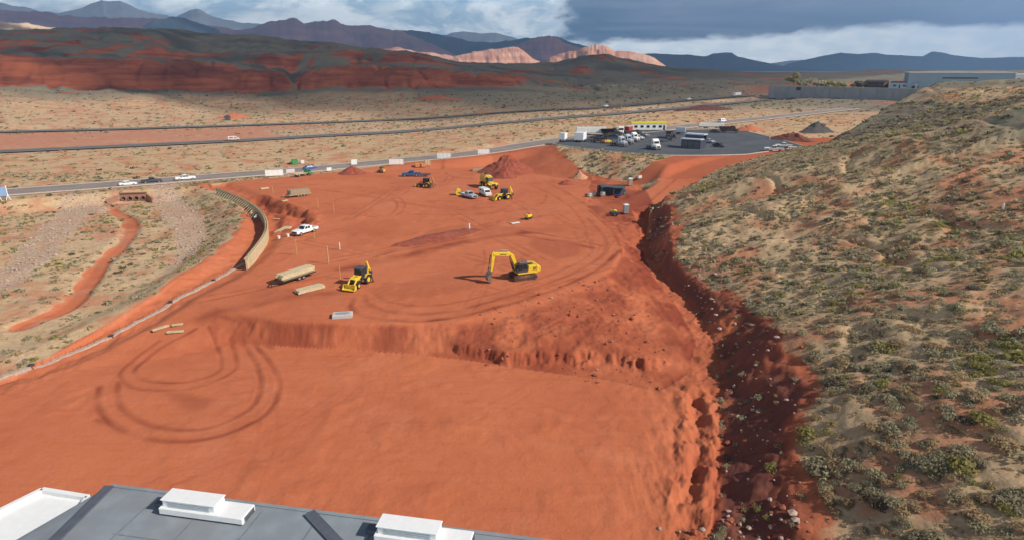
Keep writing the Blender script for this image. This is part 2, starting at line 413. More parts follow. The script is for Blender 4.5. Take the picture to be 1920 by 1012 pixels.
# ------------------------------------------------------------------ node helpers
class NT:
    def __init__(s, tree): s.t = tree
    def n(s, typ, props=None, **ins):
        nd = s.t.nodes.new(typ)
        for k, v in (props or {}).items(): setattr(nd, k, v)
        for k, v in ins.items():
            key = int(k[1:]) if k[0] == 'i' and k[1:].isdigit() else k.replace('_', ' ')
            s.set(nd.inputs[key], v)
        return nd
    def set(s, sock, v):
        if hasattr(v, 'is_output') or isinstance(v, bpy.types.NodeSocket): s.t.links.new(v, sock)
        elif isinstance(v, bpy.types.Node): s.t.links.new(v.outputs[0], sock)
        else:
            try: sock.default_value = v
            except Exception: sock.default_value = (*v, 1) if len(v) == 3 else v
    def m(s, op, a, b=0.0, c=0.0, clamp=False):
        nd = s.n('ShaderNodeMath', {'operation': op, 'use_clamp': clamp}, i0=a, i1=b, i2=c)
        return nd.outputs[0]
    def mix(s, f, a, b):
        nd = s.n('ShaderNodeMix', {'data_type': 'RGBA'})
        s.set(nd.inputs[0], f); s.set(nd.inputs[6], a if not isinstance(a, tuple) else (*a[:3], 1)); s.set(nd.inputs[7], b if not isinstance(b, tuple) else (*b[:3], 1))
        return nd.outputs[2]
    def ss(s, lo, hi, v):
        nd = s.n('ShaderNodeMapRange', {'interpolation_type': 'SMOOTHSTEP'})
        s.set(nd.inputs[0], v); s.set(nd.inputs[1], lo); s.set(nd.inputs[2], hi)
        return nd.outputs[0]
    def noise(s, vec, scale, detail=4, rough=.55, dist=0.0):
        nd = s.n('ShaderNodeTexNoise')
        if vec is not None: s.t.links.new(vec, nd.inputs['Vector'])
        nd.inputs['Scale'].default_value = scale; nd.inputs['Detail'].default_value = detail
        nd.inputs['Roughness'].default_value = rough; nd.inputs['Distortion'].default_value = dist
        return nd.outputs[0]
    def attr(s, name):
        return s.n('ShaderNodeAttribute', {'attribute_name': name}).outputs['Fac']
def new_mat(name):
    m = bpy.data.materials.new(name); m.use_nodes = True
    m.node_tree.nodes.clear()
    T = NT(m.node_tree)
    out = T.n('ShaderNodeOutputMaterial')
    b = T.n('ShaderNodeBsdfPrincipled')
    m.node_tree.links.new(b.outputs[0], out.inputs[0])
    return m, T, b
_pc = {}
def paint(name, col, rough=.5, var=.18, dust=.25, metal=0.0, scale=3.0, spec=None, dustcol=(.36, .12, .06)):
    """painted / plain surface with uneven tone and blown dust"""
    if name in _pc: return _pc[name]
    m, T, b = new_mat(name)
    co = T.n('ShaderNodeTexCoord').outputs['Object']
    n1 = T.noise(co, scale, 4); n2 = T.noise(co, scale*.35, 3)
    c = T.mix(T.ss(.35, .75, n1), tuple(x*(1-var) for x in col), tuple(min(1, x*(1+var*.5)) for x in col))
    c = T.mix(T.m('MULTIPLY', T.ss(.45, .8, n2), dust), c, dustcol)
    T.set(b.inputs['Base Color'], c)
    T.set(b.inputs['Roughness'], T.m('ADD', rough, T.m('MULTIPLY', n2, .15)))
    b.inputs['Metallic'].default_value = metal
    if spec is not None: b.inputs['Specular IOR Level'].default_value = spec
    _pc[name] = m
    return m

# ------------------------------------------------------------------ object helpers
def tag(o, label=None, cat=None, group=None, kind=None):
    if label: o['label'] = label
    if cat: o['category'] = cat
    if group: o['group'] = group
    if kind: o['kind'] = kind
    return o
def empty(name, loc, rz=0.0):
    o = bpy.data.objects.new(name, None); COL.objects.link(o)
    o.location = loc; o.rotation_euler = (0, 0, rz); o.empty_display_size = .5
    return o
def grid_mesh(name, V, nu, nv, mats, smooth=True, attrs=None):
    """V (nu*nv,3) row major in u"""
    me = bpy.data.meshes.new(name)
    me.vertices.add(len(V)); me.vertices.foreach_set('co', np.ascontiguousarray(V, np.float32).ravel())
    i, j = np.meshgrid(np.arange(nu-1), np.arange(nv-1), indexing='ij')
    a = (i*nv+j).ravel(); F = np.stack([a, a+nv, a+nv+1, a+1], 1).astype(np.int32)
    raw_faces(me, F, smooth)
    for k, v in (attrs or {}).items():
        at = me.attributes.new(k, 'FLOAT', 'POINT'); at.data.foreach_set('value', v.astype(np.float32))
    for m in mats: me.materials.append(m)
    o = bpy.data.objects.new(name, me); COL.objects.link(o)
    return o
def raw_faces(me, F, smooth=False):
    n, k = F.shape
    me.loops.add(n*k); me.loops.foreach_set('vertex_index', F.ravel())
    me.polygons.add(n)
    me.polygons.foreach_set('loop_start', np.arange(0, n*k, k, dtype=np.int32))
    if smooth: me.polygons.foreach_set('use_smooth', np.ones(n, bool))
    me.update(calc_edges=True)
class MB:
    """collects shapes into one mesh"""
    def __init__(s): s.v = []; s.f = []; s.mi = []
    def add(s, vs, fs, mi=0):
        o = len(s.v); s.v += [tuple(v) for v in vs]
        for f in fs: s.f.append([o+i for i in f]); s.mi.append(mi)
        return s
    def box(s, c, d, rot=None, taper=(1, 1), mi=0):
        x, y, z = (q/2 for q in d); tx, ty = taper
        P = [Vector(p) for p in ((-x,-y,-z),(x,-y,-z),(x,y,-z),(-x,y,-z),(-x*tx,-y*ty,z),(x*tx,-y*ty,z),(x*tx,y*ty,z),(-x*tx,y*ty,z))]
        if rot is not None: P = [rot @ p for p in P]
        C = Vector(c)
        return s.add([p+C for p in P], [(0,3,2,1),(4,5,6,7),(0,1,5,4),(1,2,6,5),(2,3,7,6),(3,0,4,7)], mi)
    def prism(s, prof, y0, y1, mi=0, top=None):
        """side profile (x,z) pushed across y; top: {index: inset}"""
        n = len(prof); t = top or {}
        A = [(p[0], y0+t.get(i, 0), p[1]) for i, p in enumerate(prof)] + [(p[0], y1-t.get(i, 0), p[1]) for i, p in enumerate(prof)]
        F = [tuple(range(n)), tuple(range(2*n-1, n-1, -1))] + [((i+1) % n, i, n+i, n+(i+1) % n) for i in range(n)]
        return s.add(A, F, mi)
    def bar(s, a, b, w, h=None, mi=0, up=(0, 0, 1)):
        a, b = Vector(a), Vector(b); h = h or w
        d = (b-a); L = d.length; d.normalize(); u = Vector(up)
        if abs(d.dot(u)) > .98: u = Vector((1, 0, 0))
        r = d.cross(u).normalized(); u = r.cross(d)
        M = Matrix((d, r, u)).transposed()
        return s.box((a+b)/2, (L, w, h), M, mi=mi)
    def cyl(s, a, b, r, r2=None, n=14, mi=0, caps=True):
        a, b = Vector(a), Vector(b); r2 = r if r2 is None else r2
        d = (b-a).normalized(); u = Vector((0, 0, 1)) if abs(d.z) < .9 else Vector((1, 0, 0))
        p = d.cross(u).normalized(); q = d.cross(p)
        V = []
        for c, R in ((a, r), (b, r2)):
            for k in range(n):
                t = 2*math.pi*k/n; V.append(c+(p*math.cos(t)+q*math.sin(t))*R)
        F = [(k, (k+1) % n, n+(k+1) % n, n+k) for k in range(n)]
        if caps: F += [tuple(range(n-1, -1, -1)), tuple(range(n, 2*n))]
        return s.add(V, F, mi)
    def loft(s, rings, mi=0):
        n = len(rings[0]); V = [p for r in rings for p in r]; F = []
        for k in range(len(rings)-1):
            for i in range(n):
                F.append((k*n+i, k*n+(i+1) % n, (k+1)*n+(i+1) % n, (k+1)*n+i))
        F += [tuple(range(n-1, -1, -1)), tuple(range((len(rings)-1)*n, len(rings)*n))]
        return s.add(V, F, mi)
    def build(s, name, mat, parent=None, bevel=0.0, smooth=False, recalc=True):
        me = bpy.data.meshes.new(name)
        me.from_pydata(s.v, [], s.f)
        for m in (mat if isinstance(mat, list) else [mat]): me.materials.append(m)
        me.polygons.foreach_set('material_index', s.mi)
        if recalc:
            bm = bmesh.new(); bm.from_mesh(me); bmesh.ops.recalc_face_normals(bm, faces=bm.faces)
            if bevel:
                bmesh.ops.bevel(bm, geom=[e for e in bm.edges if len(e.link_faces) == 2 and e.calc_face_angle(0) > .6], offset=bevel, segments=1, affect='EDGES', clamp_overlap=True)
            bm.to_mesh(me); bm.free()
        if smooth: me.polygons.foreach_set('use_smooth', [True]*len(me.polygons))
        o = bpy.data.objects.new(name, me); COL.objects.link(o)
        if parent is not None: o.parent = parent
        return o
_vc = {}
def hz(x, y):
    return float(height(np.array([x]), np.array([y]))[0])
def spot(px, py):
    """point of the ground seen at a picture position"""
    a, b, c = ray(px, py)
    ts = np.geomspace(28, 1500, 420)
    z = CAM_H+c*ts-height(a*ts, b*ts)
    k = int(np.argmax(z < 0))
    tt = np.linspace(ts[k-1], ts[k], 16)
    z2 = CAM_H+c*tt-height(a*tt, b*tt)
    k2 = int(np.argmax(z2 < 0)) if (z2 < 0).any() else 15
    t = tt[k2]
    return Vector((a*t, b*t, hz(a*t, b*t)))
def spot2(p0, p1):
    """thing whose rear/front ground points are p0/p1: centre and heading"""
    A, B = spot(*p0), spot(*p1)
    c = (A+B)/2
    return Vector((c.x, c.y, hz(c.x, c.y))), math.atan2(B.y-A.y, B.x-A.x), (B-A).length

# ------------------------------------------------------------------ ground
def ground_material():
    m, T, b = new_mat('desert_ground')
    co = T.n('ShaderNodeTexCoord').outputs['Object']
    sc, wet_shade, pale, grey, soil_shade = (T.attr(k) for k in ('scrub','wet_shade','pale','grey','soil_shade'))
    nb = T.noise(co, .045, 4); nm = T.noise(co, .35, 5); nf = T.noise(co, 3.0, 4, .6)
    dirt = T.mix(T.ss(.3, .7, nb), DIRT[0], DIRT[1])
    dirt = T.mix(T.m('MULTIPLY', T.ss(.35, .75, nm), .45), dirt, DIRT[2])
    nL = T.noise(co, .09, 6, .65, .6); nP = T.noise(co, .055, 5, .6, .8)
    dirt = T.mix(T.m('MULTIPLY', T.ss(.52, .66, nP), .25), dirt, (.58,.215,.115))
    dirt = T.mix(T.m('MULTIPLY', T.ss(.54, .72, nL), .38), dirt, DIRT[3])
    dirt = T.mix(T.m('MULTIPLY', T.ss(.45, .75, T.m('ADD', T.m('MULTIPLY', nf, .5), T.m('MULTIPLY', T.noise(co, 8, 5, .7), .5))), .5), dirt, DIRT[3])
    # finer stretched drag marks from grading
    mp = T.n('ShaderNodeMapping', None, Vector=co); mp.inputs['Scale'].default_value = (.12, 1.3, 1); mp.inputs['Rotation'].default_value = (0, 0, math.radians(-24))
    ns = T.noise(mp.outputs[0], .9, 4, .6)
    dirt = T.mix(T.m('MULTIPLY', T.ss(.5, .7, ns), .22), dirt, DIRT[3])
    dirt = T.mix(T.m('MULTIPLY', wet_shade, .85, clamp=True), dirt, DIRT[4])
    ms = T.n('ShaderNodeMapping', None, Vector=co); ms.inputs['Scale'].default_value = (.012, .012, .16)
    st = T.noise(ms.outputs[0], 1.0, 6, .7)
    dirt = T.mix(T.m('MULTIPLY', T.m('MULTIPLY', grey, .8), T.ss(.42, .62, st)), dirt, (.20, .055, .035))
    dirt = T.mix(T.m('MULTIPLY', soil_shade, .8), dirt, (.135,.052,.040))  # dark cut soil, on the bank also painted-in shade
    ng = T.noise(co, .8, 5, .65); ng2 = T.noise(co, .11, 4, .6); ng3 = T.noise(co, 2.2, 4, .7)
    scr = T.mix(T.ss(.38, .62, ng), SCRUB[0], SCRUB[1])
    scr = T.mix(T.ss(.52, .66, ng3), scr, SCRUB[2])
    scr = T.mix(T.m('MULTIPLY', T.ss(.46, .62, ng2), .8), scr, SCRUB[3])
    g = T.mix(T.ss(.35, .65, ng2), GREY[0], GREY[1])
    g = T.mix(T.ss(.55, .7, nm), g, GREY[2])
    scr = T.mix(T.m('MULTIPLY', grey, .85), scr, g)
    scr = T.mix(T.m('MULTIPLY', T.m('MULTIPLY', soil_shade, T.ss(.3, .6, ng2)), .6), scr, (.075, .05, .045))
    f = T.ss(.3, .7, T.m('ADD', T.m('MULTIPLY', T.m('SUBTRACT', nm, .5), .5), sc))
    c = T.mix(f, dirt, scr)
    pf = T.m('MULTIPLY', pale, T.ss(.25, .6, nm))
    c = T.mix(pf, c, T.mix(T.ss(.4, .6, ng3), (.34, .22, .15), (.50, .38, .28)))
    T.set(b.inputs['Base Color'], c)
    b.inputs['Roughness'].default_value = .95
    b.inputs['Specular IOR Level'].default_value = .15
    h = T.m('ADD', T.m('MULTIPLY', nf, .3), T.m('MULTIPLY', T.noise(co, .9, 5, .65), .7))
    bp = T.n('ShaderNodeBump', None, Height=h); bp.inputs['Strength'].default_value = .55; bp.inputs['Distance'].default_value = .25
    T.set(b.inputs['Normal'], bp.outputs[0])
    return m
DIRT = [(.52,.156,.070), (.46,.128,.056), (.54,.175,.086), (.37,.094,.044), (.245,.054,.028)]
SCRUB = [(.52,.36,.205), (.43,.29,.165), (.60,.44,.275), (.46,.18,.095)]
GREY = [(.115,.13,.10), (.17,.165,.125), (.22,.105,.072)]
def build_ground():
    r = np.concatenate([np.arange(8, 24, 1.0), np.arange(24, 150, .27), np.arange(150, 330, .8), np.geomspace(330, 3400, 300), np.geomspace(3480, 45000, 60)])
    az = np.concatenate([np.radians(np.linspace(-64, -44, 40))[:-1], np.radians(np.linspace(-44, 44, 700)), np.radians(np.linspace(44, 64, 40))[1:]])
    R, A = np.meshgrid(r, az, indexing='ij')
    X, Y = (R*np.sin(A)).ravel(), (R*np.cos(A)).ravel()
    Z, M = height(X, Y, True)
    far = np.hypot(X, Y) > 3400
    Z[far] = 8
    o = grid_mesh('ground', np.stack([X, Y, Z], 1), len(r), len(az), [ground_material()], True, M)
    tag(o, kind='structure')
    return o
build_ground()

# ------------------------------------------------------------------ roads
def strip(name, P, off0, off1, dz, mat, kind='structure', z=None, thick=0, step=4.0, s0=0, s1=1e9):
    P = np.asarray(P, float)
    seg = np.hypot(*np.diff(P, axis=0).T); cum = np.r_[0, np.cumsum(seg)]
    s = np.arange(max(s0, 0), min(cum[-1], s1), step)
    x = np.interp(s, cum, P[:,0]); y = np.interp(s, cum, P[:,1])
    tx, ty = np.gradient(x), np.gradient(y); L = np.hypot(tx, ty); tx /= L; ty /= L
    V = []
    offs = [off0, off1]
    zz = base_z(x, y) + dz if z is None else np.full(x.shape, z)
    cols = []
    for o_ in offs:
        cols.append(np.stack([x-ty*o_, y+tx*o_, zz], 1))
    if thick:
        lo0 = cols[0].copy(); lo0[:,2] -= thick; lo1 = cols[1].copy(); lo1[:,2] -= thick
        cols = [lo0, cols[0], cols[1], lo1]
    V = np.stack(cols, 1).reshape(-1, 3)
    o = grid_mesh(name, V, len(s), len(cols), [mat], False)
    return tag(o, kind=kind) if kind else o
def asphalt(name, c0, c1):
    m, T, b = new_mat(name)
    co = T.n('ShaderNodeTexCoord').outputs['Object']
    c = T.mix(T.ss(.35, .7, T.noise(co, .12, 4)), c0, c1)
    c = T.mix(T.m('MULTIPLY', T.ss(.45, .75, T.noise(co, 1.7, 5)), .3), c, tuple(q*1.5 for q in c1))
    T.set(b.inputs['Base Color'], c); b.inputs['Roughness'].default_value = .85
    return m
AS_ROAD = asphalt('road_asphalt', (.21,.175,.16), (.27,.225,.20))
AS_HWY = asphalt('highway_asphalt', (.105,.10,.10), (.14,.13,.125))
AS_LOT = asphalt('fresh_asphalt', (.055,.062,.075), (.085,.09,.10))
CONC = paint('concrete', (.46,.42,.37), .9, .2, .25)
WHITE_LINE = paint('line_paint', (.7,.68,.62), .8, .2, .1)
YEL_LINE = paint('yellow_line_paint', (.55,.36,.08), .8, .2, .1)
strip('road', FRONT_S, -5.4, 5.4, .0, AS_ROAD)
KERB = paint('dusty_kerb', (.48,.38,.31), .9, .2, .3)
strip('road_kerb', FRONT_S, 5.4, 6.1, .13, KERB, thick=.3)
strip('road_kerb', FRONT_S, -6.1, -5.4, .13, KERB, thick=.3)
strip('road_marking', FRONT_S, -.12, .12, .006, YEL_LINE)
strip('highway', HWY_NS, -6, 6, 0, AS_HWY)
strip('highway', HWY_FS, -5.8, 5.8, 0, AS_HWY)
for P in (HWY_NS, HWY_FS):
    strip('road_marking', P, 4.2, 4.5, .008, WHITE_LINE)
    strip('road_marking', P, -3.3, -3.0, .008, YEL_LINE)
def lot_sheet():
    from mathutils.geometry import tessellate_polygon
    P = [Vector((x, y, 6.03)) for x, y in LOT]
    me = bpy.data.meshes.new('parking_lot')
    me.from_pydata([p[:] for p in P], [], [t for t in tessellate_polygon([P])]); me.update()
    bm = bmesh.new(); bm.from_mesh(me); bmesh.ops.recalc_face_normals(bm, faces=bm.faces)
    for f in bm.faces:
        if f.normal.z < 0: f.normal_flip()
    bm.to_mesh(me); bm.free()
    me.materials.append(AS_LOT)
    o = bpy.data.objects.new('parking_lot', me); COL.objects.link(o); tag(o, kind='structure')
    strip('lot_kerb', np.array(LOT[7:11]), -.25, .25, 0, CONC, z=6.16, thick=.4, step=2)
    strip('lot_kerb', np.array(LOT[:8]), -.25, .25, 0, CONC, z=6.16, thick=.4, step=2)
lot_sheet()

# ------------------------------------------------------------------ mountains
def rock_mat(name, a, b_, c, zs):
    m, T, b = new_mat(name)
    co = T.n('ShaderNodeTexCoord').outputs['Object']
    mp = T.n('ShaderNodeMapping', None, Vector=co); mp.inputs['Scale'].default_value = (.0016, .0016, zs)
    n = T.noise(mp.outputs[0], 1.0, 6, .6); n2 = T.noise(co, .004, 5, .6)
    k = T.mix(T.ss(.38, .62, n), a, b_)
    k = T.mix(T.ss(.5, .68, n2), k, c)
    T.set(b.inputs['Base Color'], k); b.inputs['Roughness'].default_value = 1; b.inputs['Specular IOR Level'].default_value = 0
    return m
def mountain(px, R, front, back, mat, seed, rough=.25, base=6.0, gul=1.0):
    az0, el0 = _curve(px)
    # outline points between the measured ones keep a broken edge
    n = 420
    az = np.linspace(az0[0], az0[-1], n)
    crest = CAM_H + R*np.tan(np.interp(az, az0, el0))
    hgt = np.maximum(crest-base, 1)
    hgt = hgt*(1 + .10*rough*fbm(az*90, az*0, 4, seed+3)) 
    edge = sst(0, .06, (az-az0[0])/(az0[-1]-az0[0]))*sst(0, .06, (az0[-1]-az)/(az0[-1]-az0[0]))
    k = np.linspace(-1, 1, 64)
    Kk, Az = np.meshgrid(k, az, indexing='ij')
    RR = R + np.where(Kk < 0, Kk*front, Kk*back)
    RR = RR*(1+.02*fbm(Az*14, Kk*0, 3, seed+9))
    t = 1-np.abs(Kk)
    wx = Az*R
    g = np.abs(fbm(wx/(.55*front)*1.2 + .6*Kk, RR/front*.9, 4, seed))
    prof = np.where(t > .97, 1, .55*t**1.5 + .45*sst(.38, .8, t + .22*(g-.25)))
    Z = base + hgt[None,:]*edge[None,:]*prof*(1 - rough*gul*np.clip(.28-g, 0, 1)/.28*(1-t)*sst(.04, .3, t)*1.3)
    Z += hgt[None,:]*.05*rough*fbm(wx/120, RR/120, 3, seed+5)*t*(t < .98)
    X, Y = RR*np.sin(Az), RR*np.cos(Az)
    o = grid_mesh('mountain', np.stack([X.ravel(), Y.ravel(), Z.ravel()-1.5], 1), len(k), n, [mat], False)
    tag(o, kind='structure')
    return o
RM_PURPLE = rock_mat('haze_tinted_rock', (.29,.135,.135), (.38,.20,.18), (.22,.14,.15), .012)  # violet of distant haze and shade mixed into the red rock colour
RM_DARK = rock_mat('juniper_mountain', (.03,.05,.05), (.06,.07,.068), (.045,.055,.055), .004)
RM_PINK = rock_mat('sandstone_cliff', (.60,.27,.17), (.68,.40,.28), (.48,.20,.12), .03)
RM_TAN = rock_mat('tan_cliff', (.62,.44,.28), (.72,.55,.38), (.5,.3,.18), .03)
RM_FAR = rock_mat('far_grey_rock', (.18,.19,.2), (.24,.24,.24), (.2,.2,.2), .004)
mountain([(-420,15),(-100,2),(0,6),(60,17),(110,26),(150,16),(190,4),(225,2),(260,20),(290,26),(330,34),(358,21),(372,19),(400,34),(450,42),(490,46),(560,58),(640,66)], 14000, 3200, 2500, RM_FAR, 1)
mountain([(-420,30),(-200,16),(0,20),(60,25),(140,32),(230,34),(300,36),(390,50),(440,57),(478,50),(505,40),(530,37),(552,36),(570,46),(590,38),(612,39),(628,39),(650,49),(700,49),(745,56),(775,66),(810,84),(850,100),(900,120)], 8200, 1900, 1800, RM_PURPLE, 2, .5)
mountain([(260,52),(290,40),(320,33),(345,34),(375,46),(420,60)], 7000, 600, 600, RM_DARK, 3)
mountain([(640,110),(700,75),(752,57),(790,57),(835,67),(880,78),(930,79),(975,73),(1010,70),(1030,68),(1045,71),(1075,82),(1130,92),(1200,104),(1240,120)], 9800, 1500, 1900, RM_DARK, 4, .35)
mountain([(800,90),(830,66),(870,60),(900,63),(930,62),(965,71),(1010,90)], 14500, 1800, 1800, RM_FAR, 5)
mountain([(930,115),(955,90),(990,76),(1012,69),(1030,68),(1040,69),(1062,82),(1090,90),(1120,100),(1150,120)], 7000, 900, 1100, RM_PURPLE, 6, .5)
mountain([(690,110),(720,91),(745,88),(780,97),(820,100),(850,106),(880,98),(905,96),(935,91),(958,87),(972,88),(990,103),(1005,112),(1030,124)], 5200, 520, 800, RM_PINK, 7, .6)
mountain([(1015,125),(1032,108),(1055,98),(1080,95),(1100,88),(1118,83),(1132,86),(1155,96),(1180,97),(1205,102),(1225,108),(1245,122),(1262,134)], 4800, 420, 700, RM_PINK, 8, .6)
mountain([(-420,30),(-100,38),(0,41),(40,42),(80,49),(140,57),(190,70)], 3900, 420, 600, RM_TAN, 9, .5)
mountain([(1130,128),(1180,104),(1215,100),(1290,103),(1322,106),(1338,100),(1372,99),(1385,107),(1430,116),(1480,126),(1540,131),(1620,136)], 9000, 1500, 1500, RM_DARK, 10, .35)
mountain([(1440,130),(1480,119),(1530,108),(1575,99),(1610,101),(1640,99),(1670,103),(1730,106),(1748,96),(1765,98),(1790,104),(1840,109),(1920,107),(2050,104),(2300,112)], 11500, 1700, 1700, RM_DARK, 11, .35)
mountain([(1380,128),(1440,120),(1480,114),(1520,112),(1560,118),(1620,128)], 14800, 900, 900, RM_FAR, 12)

# ------------------------------------------------------------------ light: sky, sun, clouds, air
SUN_AZ, SUN_EL = math.radians(-20), math.radians(36)      # from the +X side, slightly behind the viewer
sd = Vector((math.cos(SUN_AZ)*math.cos(SUN_EL), math.sin(SUN_AZ)*math.cos(SUN_EL), math.sin(SUN_EL)))
sl = bpy.data.lights.new('sun', 'SUN'); sl.energy = 5.0; sl.angle = math.radians(.55); sl.color = (1, .94, .86)
so = bpy.data.objects.new('sun', sl); COL.objects.link(so)
so.rotation_euler = sd.to_track_quat('Z', 'Y').to_euler()
def build_world():
    w = bpy.data.worlds.new('World'); S.world = w; w.use_nodes = True
    t = w.node_tree; t.nodes.clear(); T = NT(t)
    out = T.n('ShaderNodeOutputWorld'); bg = T.n('ShaderNodeBackground')
    t.links.new(bg.outputs[0], out.inputs[0])
    sky = T.n('ShaderNodeTexSky', {'sky_type': 'NISHITA', 'sun_disc': False, 'sun_elevation': SUN_EL, 'sun_rotation': math.pi/2 - SUN_AZ})
    STR = .05
    g = T.n('ShaderNodeTexCoord').outputs['Generated']
    sep = T.n('ShaderNodeSeparateXYZ', None, Vector=g)
    az = T.m('ARCTAN2', sep.outputs[0], sep.outputs[1]); el = T.m('ARCSINE', sep.outputs[2])
    def vec(sa, se, off=0.0):
        c = T.n('ShaderNodeCombineXYZ', None, X=T.m('MULTIPLY', az, sa), Y=T.m('MULTIPLY', el, se)); c.inputs[2].default_value = off
        return c.outputs[0]
    n1 = T.noise(vec(9, 22), 1.0, 6, .6, .4)
    n2 = T.noise(vec(26, 60, 3), 1.0, 5, .6, .3)
    n3 = T.noise(vec(4, 14, 7), 1.0, 4, .55)
    def C(c, k=2.2): return tuple(k*q/STR for q in c)
    # bright broken clouds on the left
    left = T.mix(T.ss(.40, .62, n1), C((.32,.45,.52), 2.6), C((.80,.84,.80), 2.9))
    left = T.mix(T.m('MULTIPLY', T.ss(.5, .7, n2), .6), left, C((.92,.92,.86), 3))
    blue = T.m('MULTIPLY', T.ss(.50, .62, n3), T.ss(.07, .12, el))
    left = T.mix(T.m('MULTIPLY', blue, .8), left, C((.13,.36,.60), 2))
    # white strip of sky low on the right
    low = T.mix(T.ss(.35, .65, n2), C((.68,.77,.78), 2.9), C((.88,.90,.86), 3))
    # the dark bank
    dk = T.mix(T.ss(.05, .28, T.m('ADD', az, T.m('MULTIPLY', T.m('SUBTRACT', n1, .5), .35))), C((.012,.075,.125), 1.7), C((.10,.135,.175), 1.7))
    dk = T.mix(T.m('MULTIPLY', T.ss(.045, .11, T.m('ADD', el, T.m('MULTIPLY', T.m('SUBTRACT', n1, .5), .07))), .55), dk, C((.29,.31,.33), 2.0))
    dk = T.mix(T.m('MULTIPLY', T.ss(.5, .75, n2), .25), dk, C((.06,.10,.16), 1.5))
    n5 = T.noise(vec(3.2, 46, 11), 1.0, 5, .6, .5)
    dk = T.mix(T.m('MULTIPLY', T.ss(.48, .66, n5), .6), dk, C((.02,.065,.105), 1.5))
    dk = T.mix(T.m('MULTIPLY', T.ss(.52, .34, n5), .5), dk, C((.22,.265,.30), 1.9))
    nn = T.m('SUBTRACT', n1, .5); nn2 = T.m('SUBTRACT', n2, .5)
    a2 = T.m('ADD', az, T.m('ADD', T.m('MULTIPLY', nn, .10), T.m('MULTIPLY', nn2, .05)))
    edge = T.m('ADD', .038, T.m('MULTIPLY', T.ss(.22, .50, az), .013))
    e2 = T.m('SUBTRACT', T.m('ADD', el, T.m('ADD', T.m('MULTIPLY', nn, .035), T.m('MULTIPLY', nn2, .016))), edge)
    mk = T.m('MULTIPLY', T.ss(.058, .088, a2), T.ss(-.005, .007, e2))
    side = T.mix(T.ss(.02, .12, az), left, low)
    c = T.mix(mk, side, dk)
    # overhead: broken grey cloud and open sky
    n4 = T.noise(g, 2.2, 5, .55)
    top = T.mix(T.ss(.40, .60, n4), sky.outputs[0], C((.13,.15,.18), 1))
    c = T.mix(T.ss(.14, .30, el), c, top)
    c = T.mix(T.ss(-.02, -.2, el), c, C((.18,.12,.09), 1))
    t.links.new(c, bg.inputs[0]); bg.inputs[1].default_value = STR
build_world()

def cloud_deck(poly, alt, thick, seed, lump):
    """a real deck of cloud over the given ground shadow, moved up along the sun's direction"""
    k = alt/sd.z
    P = [(x+sd.x*k, y+sd.y*k) for x, y in poly]
    a = np.array(P); x0, y0 = a.min(0)-lump; x1, y1 = a.max(0)+lump
    n = 220
    X, Y = np.meshgrid(np.linspace(x0, x1, n), np.linspace(y0, y1, n), indexing='ij')
    d, _, _ = dist_pl(X, Y, P+P[:1]); ins = inpoly(X, Y, P)
    sdist = np.where(ins, d, -d) + lump*.9*fbm(X/(lump*2.2), Y/(lump*2.2), 4, seed)
    kk = np.clip(sdist/lump, 0, 1)
    th = thick*np.sqrt(kk)*(.8+.5*fbm(X/lump, Y/lump, 4, seed+4))
    keep = sdist > 0
    idx = -np.ones(X.shape, int); idx[keep] = np.arange(keep.sum())
    top = np.stack([X[keep], Y[keep], (alt+th)[keep]], 1); bot = np.stack([X[keep], Y[keep], (alt-.3*th)[keep]], 1)
    V = np.vstack([top, bot]); N = keep.sum()
    q = np.stack([idx[:-1,:-1], idx[1:,:-1], idx[1:,1:], idx[:-1,1:]], -1).reshape(-1, 4)
    q = q[(q >= 0).all(1)]
    F = np.vstack([q, q[:, ::-1]+N]).astype(np.int32)
    me = bpy.data.meshes.new('cloud'); me.vertices.add(len(V)); me.vertices.foreach_set('co', V.astype(np.float32).ravel())
    raw_faces(me, F, True)
    m, T, b = new_mat('cloud_vapour'); b.inputs['Base Color'].default_value = (.8,.8,.82,1); b.inputs['Roughness'].default_value = 1; b.inputs['Alpha'].default_value = .55
    me.materials.append(m)
    o = bpy.data.objects.new('cloud', me); COL.objects.link(o); tag(o, kind='structure')
SHADE = [UL([(-2600,214),(-500,206),(0,201),(160,203),(330,208),(480,214),(560,221),(700,238),(860,229),(980,221),(1100,213),(1250,199),(1330,191),(1400,184),(1450,175)]),]
cloud_deck(SHADE[0] + [(900,1500),(1500,3200),(300,3700),(-800,3300),(-3400,3000)], 1750, 260, 3, 55)
cloud_deck([(-9000,6300),(-2500,6300),(500,6000),(2600,6600),(6000,6000),(14000,8000),(14000,10800),(-14000,10800)], 1800, 350, 8, 420)

def build_haze():
    me = bpy.data.meshes.new('haze')
    x, y0, y1, z0, z1 = 19000, -800, 19500, -12, 1650
    V = [(-x,y0,z0),(x,y0,z0),(x,y1,z0),(-x,y1,z0),(-x,y0,z1),(x,y0,z1),(x,y1,z1),(-x,y1,z1)]
    me.from_pydata(V, [], [(0,3,2,1),(4,5,6,7),(0,1,5,4),(1,2,6,5),(2,3,7,6),(3,0,4,7)])
    m = bpy.data.materials.new('haze_air'); m.use_nodes = True; m.node_tree.nodes.clear(); T = NT(m.node_tree)
    out = T.n('ShaderNodeOutputMaterial'); v = T.n('ShaderNodeVolumePrincipled')
    v.inputs['Color'].default_value = (.35,.57,.96,1); v.inputs['Density'].default_value = 1.0e-4; v.inputs['Anisotropy'].default_value = .1
    m.node_tree.links.new(v.outputs[0], out.inputs['Volume'])
    me.materials.append(m)
    o = bpy.data.objects.new('haze', me); COL.objects.link(o); tag(o, kind='stuff')
    return o
build_haze()
S.view_settings.view_transform = 'Standard'; S.view_settings.look = 'None'
S.view_settings.exposure = 0.40; S.view_settings.gamma = 1.0
S.render.engine = 'CYCLES'
